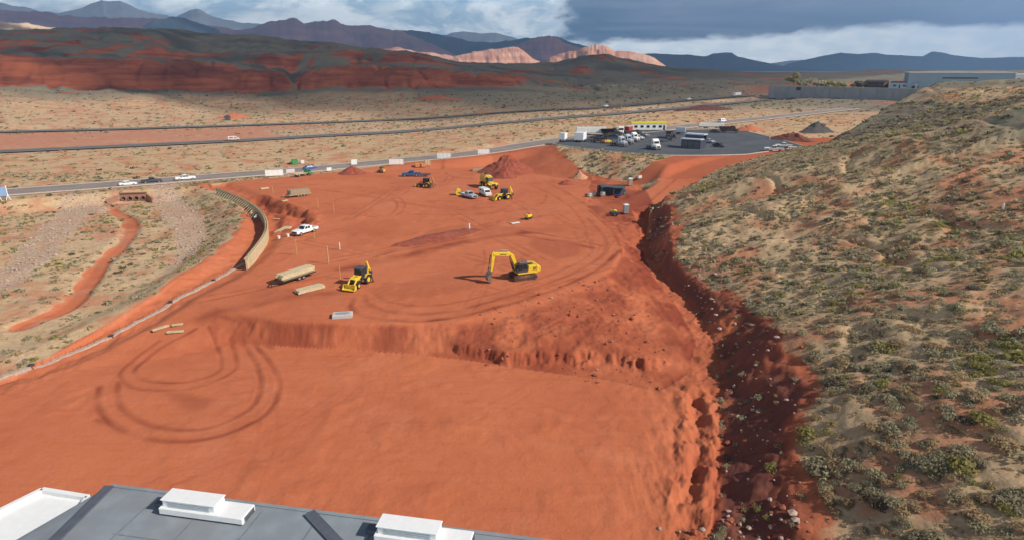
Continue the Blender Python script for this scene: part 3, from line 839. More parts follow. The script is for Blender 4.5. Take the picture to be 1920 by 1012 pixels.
S.cycles.max_bounces = 5; S.cycles.diffuse_bounces = 2; S.cycles.glossy_bounces = 2; S.cycles.volume_bounces = 0
S.cycles.use_denoising = True
# ------------------------------------------------------------------ shrubs and stones
def leaf_mat(name, a, b_, c):
    m, T, b = new_mat(name)
    at = T.attr('tint'); co = T.n('ShaderNodeTexCoord').outputs['Object']
    k = T.mix(T.ss(.1, .6, at), a, b_); k = T.mix(T.ss(.6, 1, at), k, c)
    T.set(b.inputs['Base Color'], k); b.inputs['Roughness'].default_value = .9; b.inputs['Specular IOR Level'].default_value = .1
    # thin leaves let part of the sun through
    tr = T.n('ShaderNodeBsdfTranslucent', None, Color=k); mx = T.n('ShaderNodeMixShader')
    mx.inputs[0].default_value = .48
    out = [n for n in m.node_tree.nodes if n.type == 'OUTPUT_MATERIAL'][0]
    m.node_tree.links.new(b.outputs[0], mx.inputs[1]); m.node_tree.links.new(tr.outputs[0], mx.inputs[2]); m.node_tree.links.new(mx.outputs[0], out.inputs[0])
    return m
KINDS = ['sage', 'straw', 'dark', 'yellow']
LEAF = [leaf_mat('sage_leaves', (.36,.325,.20), (.46,.41,.26), (.53,.47,.33)),
        leaf_mat('straw_grass', (.42,.30,.165), (.52,.39,.23), (.60,.47,.30)),
        leaf_mat('dark_brush', (.16,.13,.09), (.22,.18,.125), (.28,.23,.165)),
        leaf_mat('rabbitbrush_leaves', (.29,.265,.09), (.38,.335,.125), (.45,.39,.18))]
def shrub_verts(n, size, seed, straw=False):
    g = np.random.default_rng(seed)
    lob = np.clip(g.normal(0, .24, (5, 2)), -.32, .32); lr = g.uniform(.55, .8, 5)
    V = np.zeros((n, 4, 3)); tint = np.zeros(n)
    for i in range(n):
        L = g.integers(5); d = g.normal(0, 1, 3); d[2] = abs(d[2])*.9+.02; d /= np.linalg.norm(d)
        q = g.uniform(.45, 1)**.5
        p = np.array([lob[L,0]+d[0]*lr[L]*q, lob[L,1]+d[1]*lr[L]*q, d[2]*lr[L]*q*(.60 if not straw else .72)])
        nrm = d + g.normal(0, .6, 3); nrm /= np.linalg.norm(nrm)
        a = np.cross(nrm, g.normal(0, 1, 3)); a /= np.linalg.norm(a); b = np.cross(nrm, a)
        s = size*g.uniform(.6, 1.3); e = s*(.55 if not straw else .3)
        V[i] = [p-a*s-b*e*.4, p-b*e, p+a*s+b*e*.3, p+b*e]
        tint[i] = np.clip(.15 + .55*p[2] + g.uniform(-.1, .35), 0, 1) if False else g.uniform(0, 1)
    h = .34; V[0] = [(-h,-h*.3,-.03),(h,h*.3,-.03),(h*.8,h*.3,.30),(-h*.8,-h*.3,.30)]; V[1] = [(h*.3,-h,-.03),(-h*.3,h,-.03),(-h*.3,h*.8,.30),(h*.3,-h*.8,.30)]
    V[:,:,2] = np.maximum(V[:,:,2], -.05)
    return V, tint
LODV = [[shrub_verts(430, .105, 100+i) for i in range(7)], [shrub_verts(120, .19, 200+i) for i in range(8)],
        [shrub_verts(26, .40, 300+i) for i in range(8)], [shrub_verts(11, .62, 400+i) for i in range(8)]]
def quads_obj(name, V, tint, mats, mi=None):
    n = len(V); me = bpy.data.meshes.new(name)
    me.vertices.add(n*4); me.vertices.foreach_set('co', V.reshape(-1).astype(np.float32))
    raw_faces(me, np.arange(n*4, dtype=np.int32).reshape(n, 4))
    at = me.attributes.new('tint', 'FLOAT', 'FACE'); at.data.foreach_set('value', tint.astype(np.float32))
    for m in mats: me.materials.append(m)
    if mi is not None: me.polygons.foreach_set('material_index', mi.astype(np.int32))
    return me
def project(x, y, z):
    dz = z-CAM_H
    dep = y*CP - dz*SP; up = y*SP + dz*CP
    return 960+FPX*x/dep, 506-FPX*up/dep, dep
def scatter(n, x0, x1, y0, y1):
    x = RNG.uniform(x0, x1, n); y = RNG.uniform(y0, y1, n)
    px, py, dep = project(x, y, x*0+3)
    k = (dep > 5) & (px > -260) & (px < 2180)
    return x[k], y[k]
def plant():
    xs, ys, rs = [], [], []
    def batch(n, box, r0, r1, thr=.5, rmax=450):
        x, y = scatter(n, *box)
        z, M = height(x, y, True)
        clump = vnoise(x/6, y/6, 211)
        dr = np.min([dist_pl(x, y, P)[0]-hw for P, hw in ROADS], axis=0)
        lot = inpoly(x, y, LOT)
        k = ((M['scrub'] > thr) if thr > 0 else inpoly(x, y, HILL) & (M['scrub'] < .5)) & (dr > 2.0) & ~lot & (M['pale'] < .62) & (RNG.uniform(0, 1, len(x)) < .12+1.25*clump) & (np.hypot(x, y) < rmax)
        rad = r0*np.exp(RNG.normal(0, .42, len(x))); rad = np.minimum(rad, r1)
        xs.append(x[k]); ys.append(y[k]); rs.append(rad[k])
    batch(15000, (8, 100, 15, 110), .48, 1.2)
    batch(17000, (25, 190, 110, 260), .55, 1.2)
    batch(15000, (-170, -20, 60, 205), .45, 1.0)
    batch(900, (10, 70, 190, 240), .55, 1.1)
    batch(16000, (8, 90, 15, 120), .20, .4)
    batch(16000, (25, 170, 100, 240), .30, .5)
    nsm = sum(len(q) for q in xs)
    batch(1500, (12, 45, 28, 130), .30, .6, -1)
    batch(7000, (-460, 80, 320, 610), .8, 1.6, .4, 660)
    batch(5000, (60, 520, 420, 820), 1.0, 1.8, .5, 850)
    batch(15000, (-330, 330, 150, 450), .60, 1.3)
    x = np.concatenate(xs); y = np.concatenate(ys); r = np.concatenate(rs)
    z, M = height(x, y, True)
    kn = fbm(x/16, y/16, 3, 221); u = RNG.uniform(0, 1, len(x))
    kind = np.where(u < .42, 0, np.where(u < .86, 1, np.where(u < .94, 2, 3)))
    kind = np.where((kn > .25) & (u > .5), 3, kind)
    kind = np.where((M['grey'] > .5) & (u < .35), 2, kind); kind = np.where(r < .32, np.where(u < .75, 1, 0), kind)
    r = np.where(kind == 1, r*.8, r)
    r = np.where((np.hypot(x, y) < 75) & (r > .35) & (x > 0), r*1.3, r)
    px, py, dep = project(x, y, z)
    return x, y, z, r, kind, px, py, dep
sx, sy, sz, sr, sk, spx, spy, sdep = plant()
inv = (spx > 8) & (spx < 1912) & (spy < 1005) & (spy > 100)
app = np.where(inv, sr/sdep, 0)
order = np.argsort(-app); single = np.zeros(len(sx), bool); single[order[:300]] = True
NAMES = ['sagebrush', 'bunch_grass', 'blackbrush', 'rabbitbrush']
LBL = ['rounded grey-green sagebrush growing on the red hillside slope at the right', 'straw-coloured dry grass tussock on the red hillside slope at the right',
       'dark brown twiggy bush on the red hillside slope at the right', 'yellow-green leafy bush on the red hillside slope at the right']
LBL2 = [s.replace('the red hillside slope at the right', 'the scrubby basin floor at the left') for s in LBL]
pool = {}
for k in range(4):
    for i in range(7):
        V, t = LODV[0][i] if k != 1 else shrub_verts(420, .17, 700+i, True)
        pool[k, i] = quads_obj(NAMES[k], V, t, [LEAF[k]])
for i in np.nonzero(single)[0]:
    k = int(sk[i])
    o = bpy.data.objects.new(NAMES[k], pool[k, int(RNG.integers(7))]); COL.objects.link(o)
    o.location = (sx[i], sy[i], sz[i]-.05); s = float(sr[i])
    o.scale = (s, s*RNG.uniform(.8, 1.15), s*RNG.uniform(.75, 1.15)); o.rotation_euler = (0, 0, RNG.uniform(0, 6.28))
    right = sx[i] > 0
    tag(o, (LBL if right else LBL2)[k], 'shrub' if k != 1 else 'grass tuft', ('shrubs on the right hillside' if right else 'shrubs in the left basin') + ', ' + NAMES[k].replace('_', ' '))
def merge_shrubs():
    parts, tints, mis = [], [], []
    lod = np.where(sdep < 75, 1, np.where(sdep < 170, 2, 3))
    lod = np.where((sdep < 45), 0, lod); lod = np.where(sr < .32, np.minimum(lod+2, 3), lod)
    for L in range(4):
        for v in range(len(LODV[L])):
            m = (~single) & (lod == L) & ((np.arange(len(sx)) % len(LODV[L])) == v)
            if not m.any(): continue
            V, t = LODV[L][v]; n = m.sum()
            a = RNG.uniform(0, 6.28, n); ca, sa = np.cos(a), np.sin(a)
            W = np.broadcast_to(V, (n,)+V.shape).copy()*sr[m][:,None,None,None]
            W[...,2] *= RNG.uniform(.75, 1.15, n)[:,None,None]
            X = W[...,0]*ca[:,None,None]-W[...,1]*sa[:,None,None]; Y = W[...,0]*sa[:,None,None]+W[...,1]*ca[:,None,None]
            W[...,0] = X+sx[m][:,None,None]; W[...,1] = Y+sy[m][:,None,None]; W[...,2] += sz[m][:,None,None]-.05
            parts.append(W.reshape(-1, 4, 3)); tints.append(np.tile(t, n)); mis.append(np.repeat(sk[m], len(t)))
    me = quads_obj('scrub', np.concatenate(parts), np.concatenate(tints), LEAF, np.concatenate(mis))
    o = bpy.data.objects.new('scrub', me); COL.objects.link(o)
    tag(o, 'low desert scrub of grey-green and straw-coloured bushes covering the open ground', 'scrub', kind='stuff')
merge_shrubs()

def rock_mesh(seed, mat):
    g = np.random.default_rng(seed)
    bm = bmesh.new(); bmesh.ops.create_icosphere(bm, subdivisions=1, radius=1)
    k = g.uniform(.6, 1.1, 3); k[2] *= .75
    for v in bm.verts:
        v.co = Vector(v.co[i]*k[i] for i in range(3))*g.uniform(.72, 1.2)
    me = bpy.data.meshes.new('rock'); bm.to_mesh(me); bm.free(); me.materials.append(mat)
    return me
ROCKM = [paint('pale_sandstone', (.48,.35,.28), .95, .3, .3, scale=1.5), paint('pink_sandstone', (.44,.28,.22), .95, .3, .3, scale=1.5), paint('red_clod', (.36,.10,.05), .95, .3, .2, scale=1.5)]
def stones():
    X, Y, R, K = [], [], [], []
    for pg in RIPRAP:
        a = np.array(pg); n = 2600
        x = RNG.uniform(a[:,0].min(), a[:,0].max(), n); y = RNG.uniform(a[:,1].min(), a[:,1].max(), n)
        k = inpoly(x, y, pg); x, y = x[k], y[k]
        X.append(x); Y.append(y); R.append(.20*np.exp(RNG.normal(0, .45, len(x)))); K.append(np.where(RNG.uniform(0, 1, len(x)) < .55, 0, 1))
    # stones in the face of the cut bank
    P = smooth_pl(T_W, 1); seg = np.hypot(*np.diff(P, axis=0).T); cum = np.r_[0, np.cumsum(seg)]
    n = 520; s = RNG.uniform(0, 185, n); off = np.abs(RNG.normal(3.2, 2.4, n))
    x = np.interp(s, cum, P[:,0]); y = np.interp(s, cum, P[:,1])
    e = .5; tx = np.interp(s+e, cum, P[:,0])-x; ty = np.interp(s+e, cum, P[:,1])-y; L = np.hypot(tx, ty)
    X.append(x+ty/L*off); Y.append(y-tx/L*off); R.append(.15*np.exp(RNG.normal(0, .5, n))); K.append(np.where(RNG.uniform(0, 1, n) < .7, 0, 2))
    # clods on the dozed slope
    n = 420; pg = UL([(880,600),(1000,570),(1120,525),(1200,560),(1260,640),(1240,710),(1100,690),(900,660)], -1.2); a = np.array(pg)
    x = RNG.uniform(a[:,0].min(), a[:,0].max(), n); y = RNG.uniform(a[:,1].min(), a[:,1].max(), n); k = inpoly(x, y, pg)
    X.append(x[k]); Y.append(y[k]); R.append(.12*np.exp(RNG.normal(0, .5, k.sum()))); K.append(np.where(RNG.uniform(0, 1, k.sum()) < .12, 1, 2))
    # rocks heaped at the end of the cut, bottom of the picture
    n = 90; pg = UL([(1270,960),(1480,950),(1520,1040),(1260,1040)], -1); a = np.array(pg)
    x = RNG.uniform(a[:,0].min(), a[:,0].max(), n); y = RNG.uniform(a[:,1].min(), a[:,1].max(), n)
    X.append(x); Y.append(y); R.append(.17*np.exp(RNG.normal(0, .4, n))); K.append(np.where(RNG.uniform(0, 1, n) < .6, 0, 2))
    X, Y, R, K = (np.concatenate(q) for q in (X, Y, R, K))
    R = np.clip(R, .07, .42)
    Z = height(X, Y)
    px, py, dep = project(X, Y, Z)
    v = (px > 5) & (px < 1915) & (py < 1005)
    app = np.where(v, R/dep, 0); o_ = np.argsort(-app); single = np.zeros(len(X), bool); single[o_[:300]] = True
    meshes = {(k, i): rock_mesh(50*k+i, ROCKM[k]) for k in range(3) for i in range(6)}
    for i in np.nonzero(single)[0]:
        k = int(K[i]); o = bpy.data.objects.new('rock', meshes[k, int(RNG.integers(6))]); COL.objects.link(o)
        r = float(R[i]); o.location = (X[i], Y[i], Z[i]+.25*r); o.scale = (r*RNG.uniform(.8, 1.3), r, r*RNG.uniform(.7, 1.1)); o.rotation_euler = (0, 0, RNG.uniform(0, 6.28))
        where = 'basin' if X[i] < -20 else ('bank' if py[i] < 5000 and X[i] > 12 else 'slope')
        c = ['pale', 'pink', 'dark red'][k]
        lab = {'basin': c+' angular stone in the loose rock lining of the left basin', 'bank': c+' stone lying on the shaded cut bank below the right hillside', 'slope': c+' clod of earth on the dozed slope between the two pads'}[where]
        tag(o, lab, 'rock', c+' stones on the '+where)
    rest = np.nonzero(~single)[0]
    V, F, MI = [], [], []; base = 0
    src = {}
    for key, me in meshes.items():
        co = np.zeros(len(me.vertices)*3); me.vertices.foreach_get('co', co)
        src[key] = (co.reshape(-1, 3), np.array([p.vertices[:] for p in me.polygons]))
    for i in rest:
        co, fa = src[int(K[i]), int(RNG.integers(6))]; a = RNG.uniform(0, 6.28); r = R[i]
        c, s = math.cos(a), math.sin(a)
        V.append(np.stack([(co[:,0]*c-co[:,1]*s)*r+X[i], (co[:,0]*s+co[:,1]*c)*r+Y[i], co[:,2]*r+Z[i]+.25*r], 1)); F.append(fa+base); MI += [K[i]]*len(fa); base += len(co)
    me = bpy.data.meshes.new('rubble'); V = np.concatenate(V); F = np.concatenate(F).astype(np.int32)
    me.vertices.add(len(V)); me.vertices.foreach_set('co', V.astype(np.float32).ravel()); raw_faces(me, F)
    for m in ROCKM: me.materials.append(m)
    me.polygons.foreach_set('material_index', np.array(MI, np.int32))
    o = bpy.data.objects.new('rubble', me); COL.objects.link(o); tag(o, 'small loose stones strewn over the basin lining and the cut bank', 'stones', kind='stuff')
stones()
# ------------------------------------------------------------------ things
YEL = paint('machine_yellow', (.80,.54,.03), .45, .14, .25)
YEL2 = paint('faded_yellow', (.62,.40,.06), .55, .2, .4)
BLK = paint('black_rubber', (.022,.021,.02), .85, .2, .3)
DRK = paint('dark_steel', (.045,.043,.042), .6, .25, .3)
TRK = paint('track_steel', (.13,.065,.04), .8, .3, .7)
STEEL = paint('worn_steel', (.30,.26,.24), .45, .3, .35, .6)
GLS = paint('tinted_glass', (.018,.024,.03), .08, .1, .06)
WHT = paint('white_paint', (.80,.80,.79), .35, .05, .06)
WHT2 = paint('dusty_white', (.72,.70,.66), .5, .1, .15)
SILV = paint('silver_paint', (.50,.54,.60), .3, .1, .08, .3)
GREYP = paint('charcoal_paint', (.06,.068,.08), .35, .15, .15)
NAVY = paint('blue_paint', (.035,.11,.26), .4, .12, .12)
BLUE2 = paint('bright_blue', (.03,.08,.42), .45, .12, .1)
GRN = paint('green_paint', (.05,.27,.08), .5, .15, .12)
RED = paint('red_paint', (.42,.03,.035), .45, .15, .1)
ORG = paint('orange_paint', (.66,.24,.07), .55, .15, .2)
WOOD = paint('pale_lumber', (.60,.48,.29), .85, .2, .15)
WOODD = paint('weathered_lumber', (.36,.29,.18), .9, .25, .2)
LATH = paint('stake_wood', (.52,.40,.14), .85, .2, .1)
BEIGE = paint('form_plywood', (.58,.46,.28), .8, .15, .15)
REDL = paint('red_lamp', (.35,.02,.02), .3, .1, .05)
LAMP = paint('clear_lamp', (.7,.7,.66), .15, .1, .05)
RIMM = paint('wheel_rim', (.42,.42,.42), .4, .15, .2, .5)
PRIM = paint('primer_grey', (.24,.25,.26), .6, .2, .2)
DARKSOIL = paint('heaped_red_soil', (.31,.070,.036), .95, .28, .3, scale=1.2)
TANSOIL = paint('heaped_tan_soil', (.52,.27,.15), .95, .22, .3, scale=1.2)

def thing(name, label, cat, loc, rz=0, group=None):
    return tag(empty(name, loc, rz), label, cat, group)
def wheel(par, x, y, r, w, rim=True, tyre=None, rimm=None):
    s = 1 if y > 0 else -1
    m = MB(); n = 18
    m.loft([[(x+R*math.cos(t*2*math.pi/n), y+yy, r+R*math.sin(t*2*math.pi/n)) for t in range(n)] for R, yy in ((r*.72, -w/2), (r*.94, -w/2), (r, -w*.32), (r, w*.32), (r*.94, w/2), (r*.72, w/2))])
    o = m.build('wheel', tyre or BLK, par, smooth=False)
    if rim:
        MB().cyl((x, y+s*w*.30, r), (x, y+s*w*.53, r), r*.66, r*.52, 12).cyl((x, y+s*w*.53, r), (x, y+s*w*.62, r), r*.2, r*.16, 8).build('rim', rimm or RIMM, o)
    return o
def plate(m, P, t, inset=(.08, .08, .1, .1)):
    """thin pane on a 4-corner face (bl, br, tr, tl), standing t proud; insets left, right, bottom, top"""
    P = [Vector(p) for p in P]
    def at(u, v): return (P[0]*(1-u)+P[1]*u)*(1-v) + (P[3]*(1-u)+P[2]*u)*v
    l, r, b, tp = inset
    Q = [at(l, b), at(1-r, b), at(1-r, 1-tp), at(l, 1-tp)]
    n = (Q[1]-Q[0]).cross(Q[3]-Q[0]).normalized()
    A = [q-n*.02 for q in Q]; B = [q+n*t for q in Q]
    return m.add(A+B, [(3,2,1,0),(4,5,6,7),(0,1,5,4),(1,2,6,5),(2,3,7,6),(3,0,4,7)])
def greenhouse(par, prof, hw, ins, mat, split=True, pillars=.46):
    """prof: front-bottom, front-top, rear-top, rear-bottom (x,z)"""
    (x0,z0),(x1,z1),(x2,z2),(x3,z3) = prof; h2 = hw-ins
    cab = MB().loft([[(x0,-hw,z0),(x0,hw,z0),(x3,hw,z3),(x3,-hw,z3)], [(x1,-h2,z1),(x1,h2,z1),(x2,h2,z2),(x2,-h2,z2)],
                     [(x1-.10,-h2+.12,z1+.05),(x1-.10,h2-.12,z1+.05),(x2+.10,h2-.12,z2+.05),(x2+.10,-h2+.12,z2+.05)]]).build('cab', mat, par)
    plate(MB(), [(x0,-hw,z0),(x0,hw,z0),(x1,h2,z1),(x1,-h2,z1)], .012, (.07,.07,.08,.1)).build('windshield', GLS, par)
    plate(MB(), [(x3,hw,z3),(x3,-hw,z3),(x2,-h2,z2),(x2,h2,z2)], .012, (.1,.1,.12,.14)).build('rear_window', GLS, par)
    for s in (-1, 1):
        F = [(x3,s*hw,z3),(x0,s*hw,z0),(x1,s*h2,z1),(x2,s*h2,z2)]
        if s > 0: F = [F[1], F[0], F[3], F[2]]
        cuts = ((.07, 1-pillars+.03), (pillars+.03, .09)) if split else ((.08, .1),)
        for a, b in cuts:
            if s > 0: a, b = b, a
            plate(MB(), F, .012, (a, b, .12, .16)).build('side_window', GLS, par)
    return cab
def rg(x, hw, z0, z1, tuck=.93):
    return [(x,-hw*.9,z0),(x,-hw,z0+.22*(z1-z0)),(x,-hw,z1-.18*(z1-z0)),(x,-hw*tuck,z1),(x,hw*tuck,z1),(x,hw,z1-.18*(z1-z0)),(x,hw,z0+.22*(z1-z0)),(x,hw*.9,z0)]
def lights(par, xf, xr, hw, z):
    for s in (-1, 1):
        MB().box((xf, s*(hw-.22), z), (.08, .3, .18)).build('headlight', LAMP, par)
        MB().box((xr, s*(hw-.12), z+.05), (.08, .16, .3)).build('tail_light', REDL, par)
def pickup(label, loc, rz, mat, group=None, grille=None, name='pickup_truck', bed=None, k=1.0):
    o = thing(name, label, 'pickup truck', loc, rz, group)
    MB().loft([rg(-.92,.98,.42,1.10), rg(1.0,.98,.42,1.12), rg(1.35,.98,.42,1.14), rg(2.45,.95,.42,1.08), rg(2.78,.86,.48,.98)]).build('body', mat, o)
    b = MB()
    b.box((-1.87,0,.66),(1.92,1.86,.12))
    for s in (-1, 1): b.box((-1.87, s*.925, .84),(1.92,.11,.50))
    b.box((-.95,0,.84),(.1,1.74,.5))
    b.build('bed', mat, o)
    MB().box((-2.86,0,.84),(.10,1.90,.50)).build('tailgate', mat, o)
    MB().box((2.80,0,.80),(.06,1.3,.32)).build('grille', grille or BLK, o)
    MB().box((2.84,0,.52),(.16,1.8,.2)).build('bumper', PRIM, o); MB().box((-2.98,0,.52),(.14,1.8,.18)).build('bumper', PRIM, o)
    greenhouse(o, [(1.05,1.12),(.35,1.76),(-.78,1.78),(-.92,1.10)], .94, .17, mat)
    lights(o, 2.76, -2.92, .95, .86)
    for x in (1.85, -1.8):
        for s in (-1, 1): wheel(o, x, s*.86, .40, .27)
    o.scale = (k, k, k)
    return o
def sedan(label, loc, rz, mat, group=None, name='sedan', cat='car', tall=0.0):
    o = thing(name, label, cat, loc, rz, group); t = tall
    MB().loft([rg(-2.35,.78,.42,.86+t), rg(-2.1,.88,.32,.98+t), rg(-1.0,.92,.28,.96+t), rg(.9,.92,.28,.95+t), rg(1.9,.88,.30,.82+t), rg(2.32,.74,.38,.68+t)]).build('body', mat, o)
    greenhouse(o, [(1.05,.95+t),(.25,1.40+t*1.3),(-1.1,1.41+t*1.3),(-1.85 if not t else -2.05,.97+t)], .86, .2, mat)
    lights(o, 2.22, -2.34, .82, .66+t*.6)
    MB().box((2.33,0,.45),(.06,1.1,.16)).build('bumper', GREYP, o)
    for x in (1.42, -1.4):
        for s in (-1, 1): wheel(o, x, s*.80, .34, .22)
    return o
def van(label, loc, rz, mat, group=None):
    o = thing('van', label, 'van', loc, rz, group)
    MB().loft([rg(-2.7,.95,.40,2.0,.9), rg(.9,.97,.38,2.05,.88), rg(1.35,.96,.38,1.75,.88), rg(1.9,.95,.38,1.18), rg(2.6,.88,.42,1.0)]).build('body', mat, o)
    plate(MB(), [(1.92,-.84,1.2),(1.92,.84,1.2),(1.37,.8,1.74),(1.37,-.8,1.74)], .03, (.06,.06,.06,.06)).build('windshield', GLS, o)
    for s in (-1, 1):
        MB().box((.75, s*.965, 1.5),(.9,.03,.42)).build('side_window', GLS, o)
        MB().box((-1.2, s*.968, 1.5),(1.5,.03,.36)).build('side_window', GLS, o)
    MB().box((-2.71,0,1.5),(.03,1.3,.45)).build('rear_window', GLS, o)
    lights(o, 2.58, -2.7, .9, .82)
    for x in (1.75, -1.75):
        for s in (-1, 1): wheel(o, x, s*.84, .36, .24)
    return o
def tractor_cab(o, x, mat):
    """semi tractor parts with its nose at +x"""
    MB().box((x-3.2,0,.85),(6.6,1.0,.28)).build('chassis', DRK, o)
    MB().loft([rg(x-2.9,1.2,1.0,3.5,.92), rg(x-2.5,1.22,1.0,3.7,.92), rg(x-1.65,1.22,1.0,3.1,.92), rg(x-1.4,1.2,1.0,2.0,.92)]).build('sleeper_cab', mat, o)
    MB().loft([rg(x-1.4,1.05,.85,1.98,.85), rg(x-.3,.98,.85,1.78,.82), rg(x,.85,.9,1.55,.8)]).build('hood', mat, o)
    plate(MB(), [(x-1.40,-1.06,2.0),(x-1.40,1.06,2.0),(x-1.65,1.08,3.05),(x-1.65,-1.08,3.05)], .05, (.05,.05,.08,.15)).build('windshield', GLS, o)
    for s in (-1, 1):
        MB().box((x-1.95, s*1.225, 2.35),(.6,.03,.7)).build('side_window', GLS, o)
        MB().cyl((x-3.05, s*1.0, 1.0),(x-3.05, s*1.0, 3.9), .08).build('exhaust_stack', STEEL, o)
        MB().cyl((x-3.6, s*1.0, .75),(x-2.0, s*1.0, .75), .3).build('fuel_tank', STEEL, o)
    MB().box((x+.03,0,.62),(.14,2.2,.35)).build('bumper', STEEL, o)
    MB().box((x+.01,0,1.22),(.06,1.1,.55)).build('grille', STEEL, o)
    for xx in (x-.75, x-4.9, x-6.1):
        for s in (-1, 1): wheel(o, xx, s*1.0, .52, .4)
def semi_tractor(label, loc, rz, mat, group=None):
    o = thing('semi_tractor', label, 'truck', loc, rz, group); tractor_cab(o, 3.4, mat); return o
def semi_truck(label, loc, rz, mat, tmat, group=None):
    o = thing('semi_truck', label, 'truck', loc, rz, group); tractor_cab(o, 9.0, mat)
    MB().box((-1.4,0,2.55),(13.6,2.5,2.9)).build('trailer', tmat, o, .05)
    MB().box((-1.4,0,1.0),(13.0,1.0,.2)).build('trailer_frame', DRK, o)
    for xx in (-6.2, -7.4):
        for s in (-1, 1): wheel(o, xx, s*1.0, .52, .4)
    return o
def box_trailer(label, loc, rz, mat, L=7.0, H=2.6, W=2.45, group=None, name='box_trailer', z0=.9, stripe=None):
    o = thing(name, label, 'trailer', loc, rz, group)
    MB().box((0,0,z0+H/2),(L,W,H)).build('box', mat, o, .04)
    MB().box((0,0,z0+H+.03),(L*.985,W*.97,.06)).build('roof', WHT2, o)
    MB().box((0,0,z0-.12),(L*.96,.9,.2)).build('frame', DRK, o)
    MB().bar((L/2,.5,z0-.15),(L/2+1.3,0,.55),.1).bar((L/2,-.5,z0-.15),(L/2+1.3,0,.55),.1).build('tow_bar', DRK, o)
    d = MB()
    for s in (-1, 1): d.box((-L/2-.02, s*W*.245, z0+H*.49),(.05,W*.46,H*.92))
    d.build('rear_door', mat, o)
    for xx in (-L*.16, -L*.16-1.0):
        for s in (-1, 1): wheel(o, xx, s*(W/2-.2), .42, .3)
    if stripe:
        for s in (-1, 1): MB().box((0, s*(W/2+.012), z0+H*.8),(L*.97,.03,H*.16)).build('stripe', stripe, o)
    return o
def flatbed(label, loc, rz, frame, deck, L=7.0, W=2.4, wheels=3, z=.8, group=None, name='flatbed_trailer'):
    o = thing(name, label, 'trailer', loc, rz, group)
    m = MB()
    for s in (-1, 1): m.box((0, s*W*.46, z-.1),(L,.16,.24))
    for i in range(int(L/.9)): m.box((-L/2+.45+i*.9, 0, z-.13),(.1,W*.84,.14))
    m.bar((L/2,W*.46,z-.1),(L/2+1.6,0,.55),.14).bar((L/2,-W*.46,z-.1),(L/2+1.6,0,.55),.14)
    m.build('frame', frame, o)
    d = MB(); n = 8
    for i in range(n): d.box((0, -W/2+W/n*(i+.5), z+.05),(L*.99,W/n*.94,.05))
    d.build('deck', deck, o)
    MB().cyl((L/2+1.5,0,.0),(L/2+1.5,0,.8),.06).build('jack', frame, o)
    for i in range(wheels):
        for s in (-1, 1): wheel(o, -L*.12-(i-wheels/2)*.82, s*(W/2-.1 if z < .7 else W/2-.28), .37, .24)
    return o

